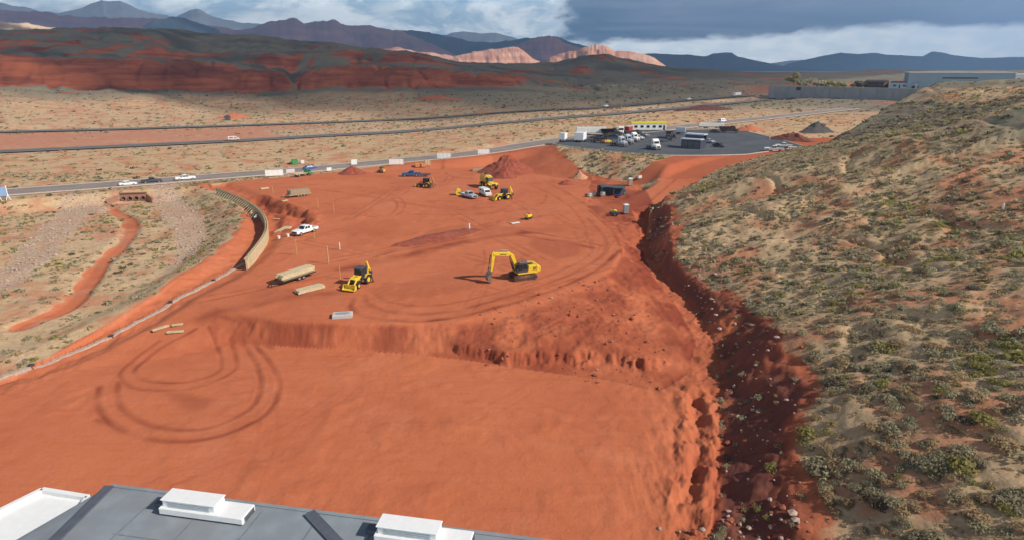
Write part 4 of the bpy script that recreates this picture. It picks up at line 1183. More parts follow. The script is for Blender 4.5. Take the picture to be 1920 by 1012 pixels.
# ---- excavator
def excavator(label, loc, rz):
    o = thing('excavator', label, 'excavator', loc, rz)
    for s in (-1, 1):
        y = s*1.15; m = MB(); n = 10; L = 1.6; r = .46
        prof = [(L+r*math.cos(t), r+r*math.sin(t)) for t in np.linspace(-math.pi/2, math.pi/2, n)] + [(-L+r*math.cos(t), r+r*math.sin(t)) for t in np.linspace(math.pi/2, 1.5*math.pi, n)]
        m.prism(prof, y-.3, y+.3)
        for i in range(20):
            x = -L+2*L*i/19
            m.box((x, y, .0+.01),(.12,.62,.07)); m.box((x, y, 2*r),(.12,.62,.07))
        t = m.build('track', TRK, o)
        w = MB()
        for i in range(7): w.cyl((-1.5+i*.5, y+s*.28, .36),(-1.5+i*.5, y+s*.34, .36), .19, n=10)
        w.cyl((L, y+s*.28, r),(L, y+s*.35, r), .34, n=12).cyl((-L, y+s*.28, r),(-L, y+s*.35, r), .34, n=12)
        w.build('roller', DRK, t)
    MB().box((0,0,.72),(1.7,1.8,.4)).cyl((0,0,.9),(0,0,1.12),.75, n=20).build('undercarriage', DRK, o)
    MB().prism([(1.35,1.1),(1.35,1.32),(-2.2,1.35),(-2.2,1.1)], -1.32, 1.32).build('turntable_deck', YEL, o, .03)
    # engine house and counterweight
    MB().prism([(.25,1.34),(.05,2.30),(-1.9,2.42),(-1.9,1.34)], -1.30, -.35).prism([(-.35,1.345),(-.55,2.36),(-1.9,2.42),(-1.9,1.345)], -.34, 1.31).build('engine_house', YEL, o, .06)
    MB().prism([(-1.9,1.15),(-1.9,2.38),(-2.45,2.30),(-2.72,1.95),(-2.72,1.35),(-2.5,1.12)], -1.32, 1.32).build('counterweight', YEL, o, .12)
    v = MB()
    for s in (-1, 1):
        for i in range(6): v.box((-1.55, s*1.32, 1.65+i*.09),(.55,.03,.045))
    v.box((-1.2,.3,2.47),(.8,.7,.06))
    v.build('vent_grille', DRK, o)
    MB().cyl((-.9,-.7,2.3),(-.9,-.7,2.75),.07).build('exhaust', DRK, o)
    MB().prism([(.3,1.34),(1.2,1.345),(1.2,1.7),(.3,2.0)], -1.28,-.36).build('tool_box', YEL2, o, .03)
    # cab on the left (+y)
    P = [(-.35,1.34),(1.42,1.34),(1.5,1.9),(1.05,2.95),(-.35,2.98)]
    c = MB().prism(P, .40, 1.30, top={3:.06,4:.06}).build('cab', GREYP, o, .03)
    fr = MB().prism([(1.54,1.95),(1.585,1.95),(1.14,2.98),(1.07,2.98)], .52, 1.2); fr.build('windshield', GLS, c)
    MB().box((.95,1.305,2.25),(.72,.03,.95)).build('side_window', GLS, c); MB().box((.1,1.305,2.3),(.7,.03,.85)).build('side_window', GLS, c)
    MB().box((.6,.395,2.3),(1.2,.03,.85)).build('side_window', GLS, c)
    MB().box((.38,.85,3.01),(1.42,.86,.06)).build('cab_roof', STEEL, c, .02)
    rl = MB()
    for y in (-1.28, -.4): rl.cyl((-.5,y,2.4),(-.5,y,2.95),.025, n=6).cyl((.7,y,2.0),(.7,y,2.6),.025,n=6).bar((-.5,y,2.95),(.7,y,2.6),.05)
    rl.build('handrail', DRK, o)
    # boom, stick, bucket, rams (swung with the house)
    yb = 0.0
    MB().prism([(.75,1.55),(1.15,1.45),(2.15,3.75),(2.6,4.1),(5.15,4.45),(5.2,4.72),(4.95,4.9),(2.35,4.75),(1.65,4.2)], yb-.26, yb+.26).build('boom', YEL, o, .04)
    k = MB()
    for s in (-1, 1): k.box((3.55, yb+s*.268, 4.50),(1.1,.02,.14), Matrix.Rotation(-math.radians(6), 3, 'Y'))
    k.build('decal', BLK, o)
    MB().prism([(5.2,5.15),(4.75,4.85),(4.85,4.45),(5.35,2.0),(5.55,1.75),(5.75,1.85),(5.62,2.4),(5.42,4.9)], yb-.19, yb+.19).build('stick', YEL, o, .03)
    r = MB()
    for s in (-1, 1): r.cyl((1.6,yb+s*.38,1.5),(2.0,yb+s*.38,2.9),.1).cyl((2.0,yb+s*.38,2.9),(2.35,yb+s*.38,4.3),.055)
    r.build('boom_ram', DRK, o)
    MB().cyl((2.6,yb,4.98),(3.9,yb,5.18),.11).cyl((3.9,yb,5.18),(5.15,yb,5.2),.06).build('stick_ram', STEEL, o)
    MB().cyl((5.62,yb,4.6),(5.85,yb,3.2),.09).cyl((5.85,yb,3.2),(5.98,yb,2.35),.05).build('bucket_ram', DRK, o)
    MB().bar((5.62,yb-.22,2.25),(6.0,yb-.22,2.35),.08,.14).bar((5.62,yb+.22,2.25),(6.0,yb+.22,2.35),.08,.14).bar((6.0,yb,2.35),(6.1,yb,1.55),.3,.12).build('linkage', STEEL, o)
    b = MB()
    sh = [(5.5,1.85),(6.2,1.6),(6.45,1.05),(6.30,.45),(5.85,.02)]; inn = [(5.58,1.75),(6.1,1.52),(6.32,1.03),(6.2,.5),(5.88,.1)]
    b.prism(sh+inn[::-1], yb-.55, yb+.55)
    for s in (-1, 1): b.prism(sh, yb+s*.55-(.05 if s > 0 else 0), yb+s*.55+(.05 if s < 0 else 0))
    for i in range(5): b.box((5.78, yb-.48+i*.24, .0),(.2,.09,.07), Matrix.Rotation(math.radians(45),3,'Y'))
    b.build('bucket', STEEL, o)
    return o
# ---- backhoe loader: loader bucket at +x, digging arm at -x
def backhoe(label, loc, rz, mat, group=None, raised=.5, lift=0.0, boommat=None):
    o = thing('backhoe_loader', label, 'backhoe loader', loc, rz, group); bm_ = boommat or mat
    MB().box((.2,0,.95),(3.6,.85,.42)).box((1.2,0,.7),(.3,1.5,.25)).build('chassis', DRK, o)
    MB().prism([(.55,1.1),(.55,1.72),(1.75,1.58),(2.0,1.45),(2.02,1.05)], -.43, .43).build('hood', mat, o, .05)
    MB().box((2.03,0,1.25),(.05,.7,.4)).build('grille', BLK, o)
    MB().cyl((1.2,.28,1.6),(1.2,.28,2.2),.05).build('exhaust', DRK, o)
    cab = MB()
    for s in (-1, 1):
        cab.bar((.5,s*.7,1.1),(.35,s*.66,2.68),.1).bar((-.95,s*.7,1.1),(-.95,s*.66,2.68),.1).bar((-.25,s*.72,1.1),(-.25,s*.68,2.68),.08)
    cab.box((-.28,0,1.12),(1.6,1.46,.12)); cab.build('cab_frame', GREYP, o)
    MB().box((-.3,0,2.74),(1.75,1.55,.14)).build('cab_roof', GREYP, o, .04)
    g = MB(); g.box((-.3,.675,1.95),(1.2,.025,1.35)).box((-.3,-.675,1.95),(1.2,.025,1.35)); g.build('side_window', GLS, o)
    plate(MB(), [(.5,-.66,1.2),(.5,.66,1.2),(.37,.62,2.6),(.37,-.62,2.6)], .01, (.03,.03,.02,.02)).build('windshield', GLS, o)
    MB().box((-.5,0,1.45),(.5,.5,.6)).build('seat', BLK, o)
    for s in (-1, 1):
        MB().prism([(-1.65,1.35),(-1.3,1.62),(-.5,1.62),(-.15,1.2),(-.2,1.15),(-.6,1.5),(-1.3,1.5),(-1.6,1.25)], s*.68-.25, s*.68+.25).build('mudguard', mat, o)
        wheel(o, -.85, s*.82, .72, .46, rimm=mat); wheel(o, 1.75, s*.8, .46, .32, rimm=mat)
        MB().prism([(.55,1.75),(.55,1.5),(1.7,1.25+lift*.6),(2.55,.55+lift),(2.75,.5+lift),(2.7,.75+lift),(1.85,1.5+lift*.6)], s*.58-.07, s*.58+.07).build('loader_arm', bm_, o, .02)
        MB().cyl((.7,s*.58,1.05),(1.75,s*.58,1.2+lift*.6),.06, n=8).build('loader_ram', STEEL, o)
    bk = [(2.7,.8+lift),(2.72,.15+lift),(3.45,.05+lift),(3.45,.11+lift),(2.84,.24+lift),(2.82,.72+lift),(3.0,.86+lift),(2.95,.92+lift)]
    b = MB().prism(bk, -1.1, 1.1)
    for s in (-1, 1): b.prism([(2.72,.8+lift),(2.74,.15+lift),(3.4,.06+lift),(3.0,.88+lift)], s*1.1-.025, s*1.1+.025)
    b.build('loader_bucket', mat, o)
    MB().box((-1.75,0,.95),(.22,2.1,.55)).build('rear_frame', DRK, o)
    for s in (-1, 1): MB().bar((-1.8,s*.95,1.1),(-1.95,s*1.1,.1),.16).box((-1.95,s*1.12,.06),(.4,.3,.08)).build('stabilizer', DRK, o)
    # folded digging arm
    MB().prism([(-1.8,.85),(-1.95,.75),(-2.55,2.2),(-2.2,3.15),(-1.95,3.1),(-2.25,2.2)], -.16, .16).build('boom', bm_, o, .02)
    MB().prism([(-2.0,3.2),(-2.25,3.25),(-3.05,1.5),(-2.85,1.4),(-2.1,2.85)], -.12, .12).build('stick', bm_, o, .02)
    MB().prism([(-3.05,1.55),(-3.35,1.2),(-3.2,.75),(-2.7,.6),(-2.75,.72),(-3.05,.85),(-3.15,1.2),(-2.85,1.4)], -.3, .3).build('digging_bucket', STEEL, o)
    MB().cyl((-1.95,.0,1.3),(-2.4,0,2.6),.06, n=8).build('boom_ram', STEEL, o)
    return o
def skid_steer(label, loc, rz, mat):
    o = thing('skid_steer', label, 'loader', loc, rz)
    MB().prism([(-1.3,.3),(-1.35,1.2),(-.6,1.35),(.5,.9),(.95,.75),(.95,.3)], -.52, .52).build('body', mat, o, .04)
    MB().prism([(-.55,1.2),(-.5,2.0),(.35,2.0),(.6,.9)], -.48, .48).build('cab', GREYP, o, .03)
    plate(MB(), [(.6,-.44,.95),(.6,.44,.95),(.36,.42,1.95),(.36,-.42,1.95)], .02).build('windshield', GLS, o)
    for s in (-1, 1):
        MB().prism([(-1.3,1.5),(-1.1,1.62),(.9,1.0),(1.35,.45),(1.2,.4),(.8,.88),(-1.25,1.35)], s*.66-.06, s*.66+.06).build('lift_arm', mat, o)
        for x in (-.7, .55): wheel(o, x, s*.74, .42, .3)
    MB().prism([(1.25,.6),(1.28,.08),(2.0,.04),(2.0,.1),(1.38,.16),(1.35,.6)], -.92, .92).build('bucket', STEEL, o)
    return o
def water_wagon(label, loc, rz):
    o = thing('water_wagon', label, 'water wagon', loc, rz)
    m = MB(); n = 14
    def ring(x, w, h, zc): return [(x, w*math.cos(t)*abs(math.cos(t))**-.35 if abs(math.cos(t)) > .01 else 0, zc+h*math.sin(t)) for t in np.linspace(0, 2*math.pi, n, endpoint=False)+.11]
    m.loft([ring(-4.3,1.0,.9,2.5), ring(-4.1,1.3,1.2,2.5), ring(-.6,1.35,1.25,2.5), ring(-.3,1.05,.95,2.5)]); m.build('tank', YEL2, o)
    MB().box((-2.3,0,3.78),(1.2,.9,.16)).cyl((-2.3,0,3.8),(-2.3,0,4.0),.35).build('hatch', DRK, o)
    MB().box((-2.2,0,1.25),(4.0,1.2,.35)).bar((-.5,0,1.3),(1.2,0,1.1),.4).build('frame', DRK, o)
    MB().prism([(1.2,1.1),(1.2,2.1),(3.5,1.85),(3.7,1.1)], -.85, .85).build('hood', YEL, o, .06)
    c = MB().prism([(-.1,1.3),(-.05,3.2),(1.05,3.2),(1.25,2.0),(1.25,1.3)], -.8, .8, top={1:.08,2:.08}).build('cab', GREYP, o, .03)
    MB().box((.5,0,3.26),(1.3,1.6,.1)).build('cab_roof', YEL, o)
    MB().box((.55,.80,2.5),(.9,.03,.9)).box((.55,-.80,2.5),(.9,.03,.9)).build('side_window', GLS, o)
    MB().box((3.7,0,1.45),(.06,1.2,.6)).build('grille', BLK, o)
    for s in (-1, 1):
        MB().prism([(1.7,1.6),(2.0,1.85),(3.2,1.8),(3.5,1.5),(3.3,1.55),(3.0,1.7),(2.1,1.72)], s*1.15-.3, s*1.15+.3).build('mudguard', YEL, o)
        for x in (2.6, -1.7, -3.3): wheel(o, x, s*1.15, .78, .55, rimm=YEL2)
    return o
def roller_drum(label, loc, rz):
    o = thing('roller_drum', label, 'roller', loc, rz)
    for s in (-1, 1): MB().cyl((0,s*.06,.85),(0,s*.95,.85),.85, n=22).build('drum', YEL, o, .03)
    m = MB(); m.cyl((0,-.1,.85),(0,.1,.85),.5)
    for s in (-1, 1): m.bar((0,s*1.02,.85),(1.2,s*1.02,.85),.1,.2)
    m.bar((1.2,-1.05,.85),(1.2,1.05,.85),.12,.22).bar((1.2,0,.85),(2.0,0,.6),.12); m.build('yoke', DRK, o)
    return o
def plate_compactor(label, loc, rz, cat='compactor', name='trench_roller'):
    o = thing(name, label, cat, loc, rz)
    for x in (-.55, .55): MB().cyl((x,-.5,.32),(x,.5,.32),.32, n=14).build('drum', DRK, o)
    MB().prism([(-.85,.5),(-.8,1.0),(-.2,1.15),(.75,1.05),(.9,.5)], -.46, .46).build('body', YEL, o, .05)
    MB().box((.1,0,1.13),(.5,.4,.14)).build('engine_cover', DRK, o)
    MB().bar((-.8,-.3,.95),(-1.25,-.3,1.3),.05).bar((-.8,.3,.95),(-1.25,.3,1.3),.05).bar((-1.25,-.33,1.3),(-1.25,.33,1.3),.05).build('handle', DRK, o)
    return o
def toilet(label, loc, rz, wall, roof):
    o = thing('portable_toilet', label, 'portable toilet', loc, rz, None)
    MB().box((0,0,.1),(1.25,1.25,.2)).build('base', DRK, o)
    w = MB().box((0,0,1.18),(1.14,1.14,1.96))
    for s in (-1, 1):
        for q in (-.4, 0, .4): w.box((q, s*.58, 1.18),(.06,.04,1.8)); 
    w.build('wall', wall, o, .03)
    d = MB().box((.585,0,1.12),(.04,.8,1.7)).build('door', roof, o); MB().box((.62,.3,1.1),(.04,.06,.2)).build('handle', DRK, d)
    MB().box((0,0,2.22),(1.26,1.26,.12)).box((0,0,2.34),(1.05,1.05,.12), taper=(.7,.7)).build('roof', roof, o)
    MB().cyl((-.45,.45,2.2),(-.45,.45,2.6),.06, n=8).build('vent_pipe', GREYP, o)
    return o
def stake(label, base, h, mat=None, w=.10, flag=None):
    o = thing('stake', label, 'stake', base, random.uniform(0, 1), None)
    lean = random.uniform(-.04, .04)
    MB().bar((0,0,-.25),(lean*h, lean*.5*h, h),w,w*.7).build('post', mat or LATH, o)
    if flag: MB().bar((lean*h*.86, lean*.43*h, h*.86),(lean*h, lean*.5*h, h+.02),w*1.25,w*1.0).build('painted_tip', flag, o)
    return o
def banner(label, px0, px1, h, mat, group='white banners along the road edge of the site', lift=.35):
    A, B = spot(*px0), spot(*px1)
    c = (A+B)/2; L = (B-A).length; rz = math.atan2(B.y-A.y, B.x-A.x)
    o = thing('banner', label, 'banner', (c.x, c.y, min(A.z, B.z)), rz, group)
    n = 13; m = MB(); V = []
    for k in range(n):
        x = -L/2+L*k/(n-1); b = .02*math.sin(k*1.9)+.01*math.sin(k*4.1)
        V.append((x, b))
    F = [(x, b-.012) for x, b in V]; K = [(x, b+.012) for x, b in V]
    vs = [(x, y, lift) for x, y in F] + [(x, y, lift+h-.03*abs(math.sin(i))) for i, (x, y) in enumerate(F)] + [(x, y, lift) for x, y in K] + [(x, y, lift+h-.03*abs(math.sin(i))) for i, (x, y) in enumerate(K)]
    f = []
    for k in range(n-1): f += [(k,k+1,n+k+1,n+k), (2*n+k+1,2*n+k,3*n+k,3*n+k+1), (n+k,n+k+1,3*n+k+1,3*n+k), (k+1,k,2*n+k,2*n+k+1)]
    f += [(0,n,3*n,2*n), (n-1,3*n-1,4*n-1,2*n-1)]
    m.add(vs, f); m.build('fabric', mat, o)
    for k in range(max(2, int(L/2.2)+1)):
        x = -L/2 + L*k/max(1, int(L/2.2)); MB().cyl((x,.09,-.3),(x,.09,lift+h+.08),.035, n=6).build('post', DRK, o)
    return o
def mound(name, label, cat, px0, px1, h, mat, seed, depth=None, peak=1.0):
    A, B = spot(*px0), spot(*px1); c = (A+B)/2; R = (B-A).length/2; D = depth or R*.9
    rz = math.atan2(B.y-A.y, B.x-A.x)
    nr, na = 26, 64; V = []; ca, sa = math.cos(rz), math.sin(rz)
    q = np.linspace(0, 1.12, nr); a = np.linspace(0, 2*math.pi, na, endpoint=False)
    Q, Aa = np.meshgrid(q, a, indexing='ij')
    w = 1+.22*fbm(np.cos(Aa)*1.6+seed, np.sin(Aa)*1.6, 3, seed)
    x = Q*R*w*np.cos(Aa); y = Q*D*w*np.sin(Aa)
    prof = np.clip(1-Q, 0, 1)**peak
    z = h*prof*(1+.25*fbm(x/1.8+seed, y/1.8, 3, seed+1)) + .12*h*fbm(x/.7, y/.7, 3, seed+2)*np.clip(1.1-Q, 0, 1)
    X = c.x+x*ca-y*sa; Y = c.y+x*sa+y*ca
    G = height(X.ravel(), Y.ravel()).reshape(X.shape)
    z = np.where(Q > 1, -.35, z)
    V = np.stack([x.ravel(), y.ravel(), (z+G-c.z).ravel()], 1)
    me = bpy.data.meshes.new(name); me.vertices.add(nr*na); me.vertices.foreach_set('co', V.astype(np.float32).ravel())
    i, j = np.meshgrid(np.arange(nr-1), np.arange(na), indexing='ij'); b0 = (i*na+j).ravel(); b1 = (i*na+(j+1) % na).ravel()
    raw_faces(me, np.stack([b0, b0+na, b1+na, b1], 1).astype(np.int32), True); me.materials.append(mat)
    o = bpy.data.objects.new(name, me); COL.objects.link(o); o.location = c; o.rotation_euler = (0, 0, rz)
    return tag(o, label, cat)
def lumber(label, p0, p1, W, H, mat, name='lumber_stack', z=0.0, loc=None, rz=None, L=None, rows=3, cols=6):
    if loc is None: loc, rz, L = spot2(p0, p1)
    o = thing(name, label, 'lumber', (loc.x, loc.y, loc.z+z), rz)
    k = MB()
    for x in (-L*.32, 0, L*.32): k.box((x, 0, .05),(.1,W,.1))
    k.build('bearer', WOODD, o)
    for r in range(rows):
        m = MB(); hh = H/rows
        for c in range(cols):
            l = L*random.uniform(.9, 1.0) if r == rows-1 else L*random.uniform(.96, 1)
            m.box((random.uniform(-.1,.1)*L*.3, -W/2+W/cols*(c+.5), .1+hh*(r+.5)),(l, W/cols*.95, hh*.94))
        m.build('board_layer', mat, o)
    return o
# ------------------------------------------------------------------ the works: machines and vehicles in place
def at2(r, f):
    c, rz, L = spot2(r, f); return c, rz
c, rz = at2((1001,521), (912,534))
excavator('yellow tracked excavator with its arched boom and bucket lowered to the red ground', spot(980,521), rz)
c, rz = at2((693,524), (654,546))
backhoe('yellow backhoe loader with its front bucket on the ground beside the lumber trailer', spot(676,533), rz, YEL, lift=.05)
c, rz = at2((588,434), (560,442))
pickup('white crew-cab pickup truck with black grille parked near the wooden stakes', spot(572,438), rz, WHT)
c, rz = at2((584,515), (526,533))
t = flatbed('flatbed trailer stacked with pale lumber, its black tongue facing the left', c, rz, BLK, WOODD, L=6.4, W=2.3, wheels=2)
lumber('long pale lumber load strapped on the black flatbed trailer', None, None, 1.9, .65, WOOD, 'lumber_load', .86, c, rz, 6.6, 3, 7)
lumber('low stack of cream boards lying on the dirt next to the backhoe loader', (606,538), (556,551), 1.5, .5, WOOD, rows=2, cols=6)
c, rz = at2((580,366), (541,371))
flatbed('low trailer with three axles at the back of the pad near the wall trench', c, rz, WOODD, WOOD, L=6.0, W=2.3, wheels=3)
lumber('brown timber load standing upright on the three-axle trailer', None, None, 2.1, 1.0, WOODD, 'lumber_load', .86, c, rz, 5.4, 4, 5)
c, rz = at2((626,594), (659,592))
o = thing('concrete_vault', 'light grey concrete vault lid set in the dirt in front of the backhoe', 'concrete vault', c, rz)
GC = paint('grey_precast', (.52,.52,.50), .8, .12, .1); GC2 = paint('grey_hatch', (.30,.32,.31), .7, .15, .1)
MB().box((0,0,.22),(2.7,1.5,.5)).build('vault_box', GC, o, .03); MB().box((0,0,.49),(1.5,.75,.05)).build('hatch', GC2, o)
for q in (-.9, .9): MB().cyl((q,0,.47),(q,0,.56),.06, n=8).build('lifting_lug', DRK, o)
c, rz = at2((718,326), (713,320))
skid_steer('small dark skid steer loader working by the dirt mound near the road', spot(716,324), rz+.6, YEL2)
c, rz = at2((757,331), (785,331))
pickup('blue pickup truck parked beside the orange backhoe at the back of the site', c, rz+math.pi, NAVY, k=1.05)
flatbed('dark flatbed trailer parked behind the blue pickup at the back of the site', spot(797,331), rz+math.pi, GREYP, GREYP, L=3.6, W=2.0, wheels=1)
c, rz = at2((788,353), (814,353))
backhoe('orange and yellow backhoe loader standing in front of the blue pickup', spot(798,352), rz+math.pi-.35, YEL2, lift=.1, boommat=ORG)
c, rz = at2((905,345), (934,358))
water_wagon('yellow water wagon with a big rounded tank near the large dirt pile', spot(917,353), rz)
c, rz = at2((962,371), (925,376))
backhoe('yellow backhoe loader with rusty bucket parked right beside the white van', spot(944,374), rz, YEL, lift=.15)
c, rz = at2((868,366), (893,373))
pickup('silver pickup truck parked between the yellow drum and the white van', spot(880,371), rz, SILV)
c, rz = at2((900,361), (922,371))
van('white van parked between the silver pickup and a yellow backhoe', spot(910,367), rz, WHT2)
roller_drum('round yellow roller drum standing left of the silver pickup', spot(859,366), .2)
plate_compactor('small yellow trench roller alone in the middle of the red pad', spot(991,411), .9)
plate_compactor('yellow walk-behind roller next to the grey toilet by the trench', spot(1150,402), 2.6)
o = thing('light_tower', 'dark folded light tower on a low trailer by the grey toilet', 'light tower', spot(1153,405), 2.9)
MB().box((0,0,.6),(2.0,1.1,.5)).build('cabinet', GREYP, o, .04); MB().bar((-1.0,.1,1.0),(1.6,.1,1.05),.14).build('mast', STEEL, o)
MB().bar((1,0,.5),(2.0,0,.4),.09).build('tow_bar', DRK, o)
for s in (-1, 1): wheel(o, 0, s*.6, .3, .2)
TOI = paint('toilet_grey', (.30,.31,.32), .5, .1, .15); TOT = paint('toilet_tan', (.40,.32,.24), .5, .1, .2)
toilet('grey portable toilet standing by the dark trench at the haul road', spot(1173,401), .1, TOI, WHT)
toilet('tan portable toilet with white roof standing near the shade canopy', spot(1181,349), .15, TOT, WHT)
# shade canopy with the things kept under it
c = spot(1147,366)
o = thing('shade_canopy', 'dark sagging shade canopy on posts by the haul road', 'canopy', c, .1)
def tarp():
    n, k = 12, 8; m = MB(); V = []
    for i in range(n):
        for j in range(k):
            u, v = i/(n-1), j/(k-1); z = 2.75 - .35*abs(v-.5)*2 + .18*math.sin(u*7) - .7*max(0, u-.72)*2 - .25*math.sin(u*math.pi)*math.sin(v*math.pi)
            V.append((-3.4+6.8*u, -2+4*v, z))
    F = []
    N = len(V); V += [(x, y, z-.03) for x, y, z in V]
    for i in range(n-1):
        for j in range(k-1):
            a = i*k+j; F += [(a, a+k, a+k+1, a+1), (N+a+1, N+a+k+1, N+a+k, N+a)]
    return m.add(V, F)
cw = MB()
for i in range(14):
    x = -3.4+.49*i; cw.box((x, 2.0+.05*math.sin(i*2.1), 1.25), (.5, .04, 2.3))
cw.build('back_curtain', paint('dark_tarp', (.06,.085,.10), .75, .2, .1), o)
MB().box((2.9,.6,1.0),(1.1,2.6,1.5), Matrix.Rotation(.5,3,'Y')).build('side_flap', paint('dark_tarp', (.06,.085,.10), .75, .2, .1), o)
tarp().build('tarp', paint('dark_tarp', (.06,.085,.10), .75, .2, .1), o, recalc=False)
for x in (-3.3, 0, 3.3):
    for y in (-1.9, 1.9): MB().cyl((x,y,0),(x,y,2.45 if x < 3 else 2.0),.05, n=8).build('post', STEEL, o)
def tank(label, loc, rz):
    o = thing('water_tote', label, 'water tote', loc, rz)
    MB().box((0,0,.66),(1.1,.95,.95)).build('bottle', WHT2, o, .08)
    g = MB()
    for x in (-.57,-.19,.19,.57):
        for s in (-1, 1): g.bar((x,s*.51,.15),(x,s*.51,1.2),.035)
    for z in (.3,.75,1.2):
        for s in (-1, 1): g.bar((-.58,s*.51,z),(.58,s*.51,z),.035); g.bar((s*.58,-.5,z),(s*.58,.5,z),.035)
    g.build('cage', STEEL, o); MB().box((0,0,.07),(1.2,1.0,.14)).build('pallet', WOODD, o); MB().cyl((0,0,1.13),(0,0,1.2),.14).build('cap', RED, o)
tank('white water tote in a cage at the left end of the shade canopy', spot(1113,368), .2)
tank('white water tote in a cage under the front edge of the shade canopy', spot(1130,368), .1)
tank('white water tote lying furthest left beside the shade canopy', spot(1106,370), .6)
def barrow(label, loc, rz, mat):
    o = thing('wheelbarrow', label, 'wheelbarrow', loc, rz)
    MB().loft([[(-.45,-.28,.4),(.5,-.25,.4),(.5,.25,.4),(-.45,.28,.4)], [(-.7,-.42,.8),(.85,-.38,.75),(.85,.38,.75),(-.7,.42,.8)]]).build('tray', mat, o)
    for s in (-1, 1): MB().bar((.7,s*.08,.25),(-1.3,s*.32,.7),.05).build('handle', WOODD, o)
    MB().cyl((.75,-.06,.22),(.75,.06,.22),.22, n=12).build('wheel', BLK, o)
barrow('bright green wheelbarrow at the right end of the shade canopy', spot(1167,367), .5, paint('bright_green',(.06,.5,.22),.4,.1,.05))
barrow('bright blue wheelbarrow in front of the green one by the canopy', spot(1160,371), 2.4, BLUE2)
o = thing('job_box', 'pale job box sitting on the red slope above the haul road', 'box', spot(1199,335), .4)
MB().box((0,0,.5),(1.2,.8,.9)).build('chest', WHT2, o, .03); MB().box((0,0,1.0),(1.26,.86,.1)).build('lid', ORG, o)
# small things on the pad
o = thing('vent_post', 'short white pipe standing upright in the middle of the pad', 'pipe', spot(880,430), 0)
MB().cyl((0,0,-.3),(0,0,1.15),.16, n=12).build('pipe', WHT, o); MB().cyl((0,0,1.15),(0,0,1.25),.2, n=12).build('cap', WHT2, o)
lumber('two pale planks lying flat near the small yellow roller', (958,421), (974,418), .8, .16, WHT2, 'plank', rows=1, cols=2)
lumber('loose heap of pale boards at the foot of the large dirt pile', (884,321), (912,319), 1.8, .5, WOODD, rows=3, cols=5)
lumber('pale planks on bearers near the far trailer, closest to the wall', (488,356), (504,354), 1.0, .3, WOOD, 'plank', rows=1, cols=3)
lumber('plank lying right of the far wall trench', (529,381), (540,379), .6, .16, WOOD, 'plank', rows=1, cols=2)
lumber('plank leaning across the trench behind the curved wall', (514,413), (530,408), .5, .16, WOOD, 'plank', rows=1, cols=2)
lumber('small tan plywood stack at the end of the trench, left of the white pickup', (520,436), (541,430), 1.7, .5, BEIGE, 'plywood_stack', rows=2, cols=2)
for i, (a, b, w) in enumerate([((285,624),(318,608),.7), ((312,625),(345,622),.7), ((322,612),(343,607),.6)]):
    lumber(['flat pale form board nearest the footing, left of two others', 'flat pale form board lowest of the three beside the footing', 'flat pale form board uppermost of the three beside the footing'][i], a, b, w, .1, BEIGE, 'form_board', rows=1, cols=2)
def bucket(label, loc, mat):
    o = thing('bucket', label, 'bucket', loc, 0)
    MB().cyl((0,0,0),(0,0,.55),.26,.32, 14).build('pail', mat, o); MB().cyl((0,0,.55),(0,0,.6),.34, n=14).build('lid', WHT2, o)
bucket('white bucket on the dirt just left of the white pickup', spot(540,444), WHT)
bucket('white bucket further left of the white pickup by the wall', spot(523,448), WHT)
STK = [((512,363),2.1,None,'thin wooden stake nearest the curved wall at the back'), ((597,391),2.6,None,'tall wooden stake left of its neighbour behind the white pickup'), ((627,401),2.8,None,'tall wooden stake furthest right behind the white pickup'),
       ((590,447),3.2,ORG,'orange-tipped wooden stake just right of the white pickup'), ((557,479),3.1,None,'tall wooden stake in front of the white pickup'), ((616,495),3.4,None,'thickest wooden stake, nearest the backhoe'),
       ((637,468),1.4,None,'short pale stake behind the thick stake'), ((638,522),2.3,ORG,'orange lath stake standing behind the lumber boards')]
for p, h, fl, lb in STK: stake(lb, spot(*p), h, WHT2 if 'pale' in lb else None, .17 if 'thick' in lb else .11, fl)
for a, b, col, lb in [((777,314),(790,313),ORG,'orange crate at the left of a pair behind the blue pickup'), ((790,314),(799,313),ORG,'orange crate in the middle behind the blue pickup'), ((797,312),(806,311),BEIGE,'taller tan crate right of the orange crates')]:
    c, rz, L = spot2(a, b); h = 1.9 if 'taller' in lb else 1.2
    o = thing('crate', lb, 'crate', c, rz)
    m = MB().box((0,0,h/2+.1),(2.0,1.4,h)).build('box', col, o, .02)
    sl_ = MB()
    for s in (-1, 1):
        for q in (-.8, 0, .8): sl_.box((q, s*.72, h/2+.1),(.14,.05,h))
    sl_.build('slat', WOODD, o)
mound('dirt_mound', 'smooth cone of red dirt heaped beside the road', 'dirt mound', (634,326), (690,326), 2.6, DARKSOIL, 31, 3.6, 1.15)
mound('dirt_mound', 'large broad pile of red soil at the back of the site', 'dirt mound', (898,323), (1006,318), 5.6, DARKSOIL, 32, 9.5, 1.1)
mound('dirt_mound', 'smaller dark red cone in front of the large soil pile', 'dirt mound', (918,332), (972,332), 3.2, DARKSOIL, 33, 4.5, 1.2)
mound('dirt_mound', 'low reddish heap nearer of the two small heaps', 'dirt mound', (1045,346), (1080,345), 1.5, DARKSOIL, 34, 2.2)
mound('dirt_mound', 'pointed tan sand heap further of the two small heaps', 'dirt mound', (1070,334), (1102,334), 2.4, TANSOIL, 35, 2.4, 1.2)
mound('dirt_mound', 'low lumpy ridge of red spoil crossing the middle of the pad', 'dirt mound', (742,462), (900,430), .8, DARKSOIL, 36, 3.2, .8)
PINKW = paint('faded_pink_fabric', (.62,.50,.52), .8, .1, .1)
BW = paint('white_fabric', (.78,.77,.74), .8, .06, .06)
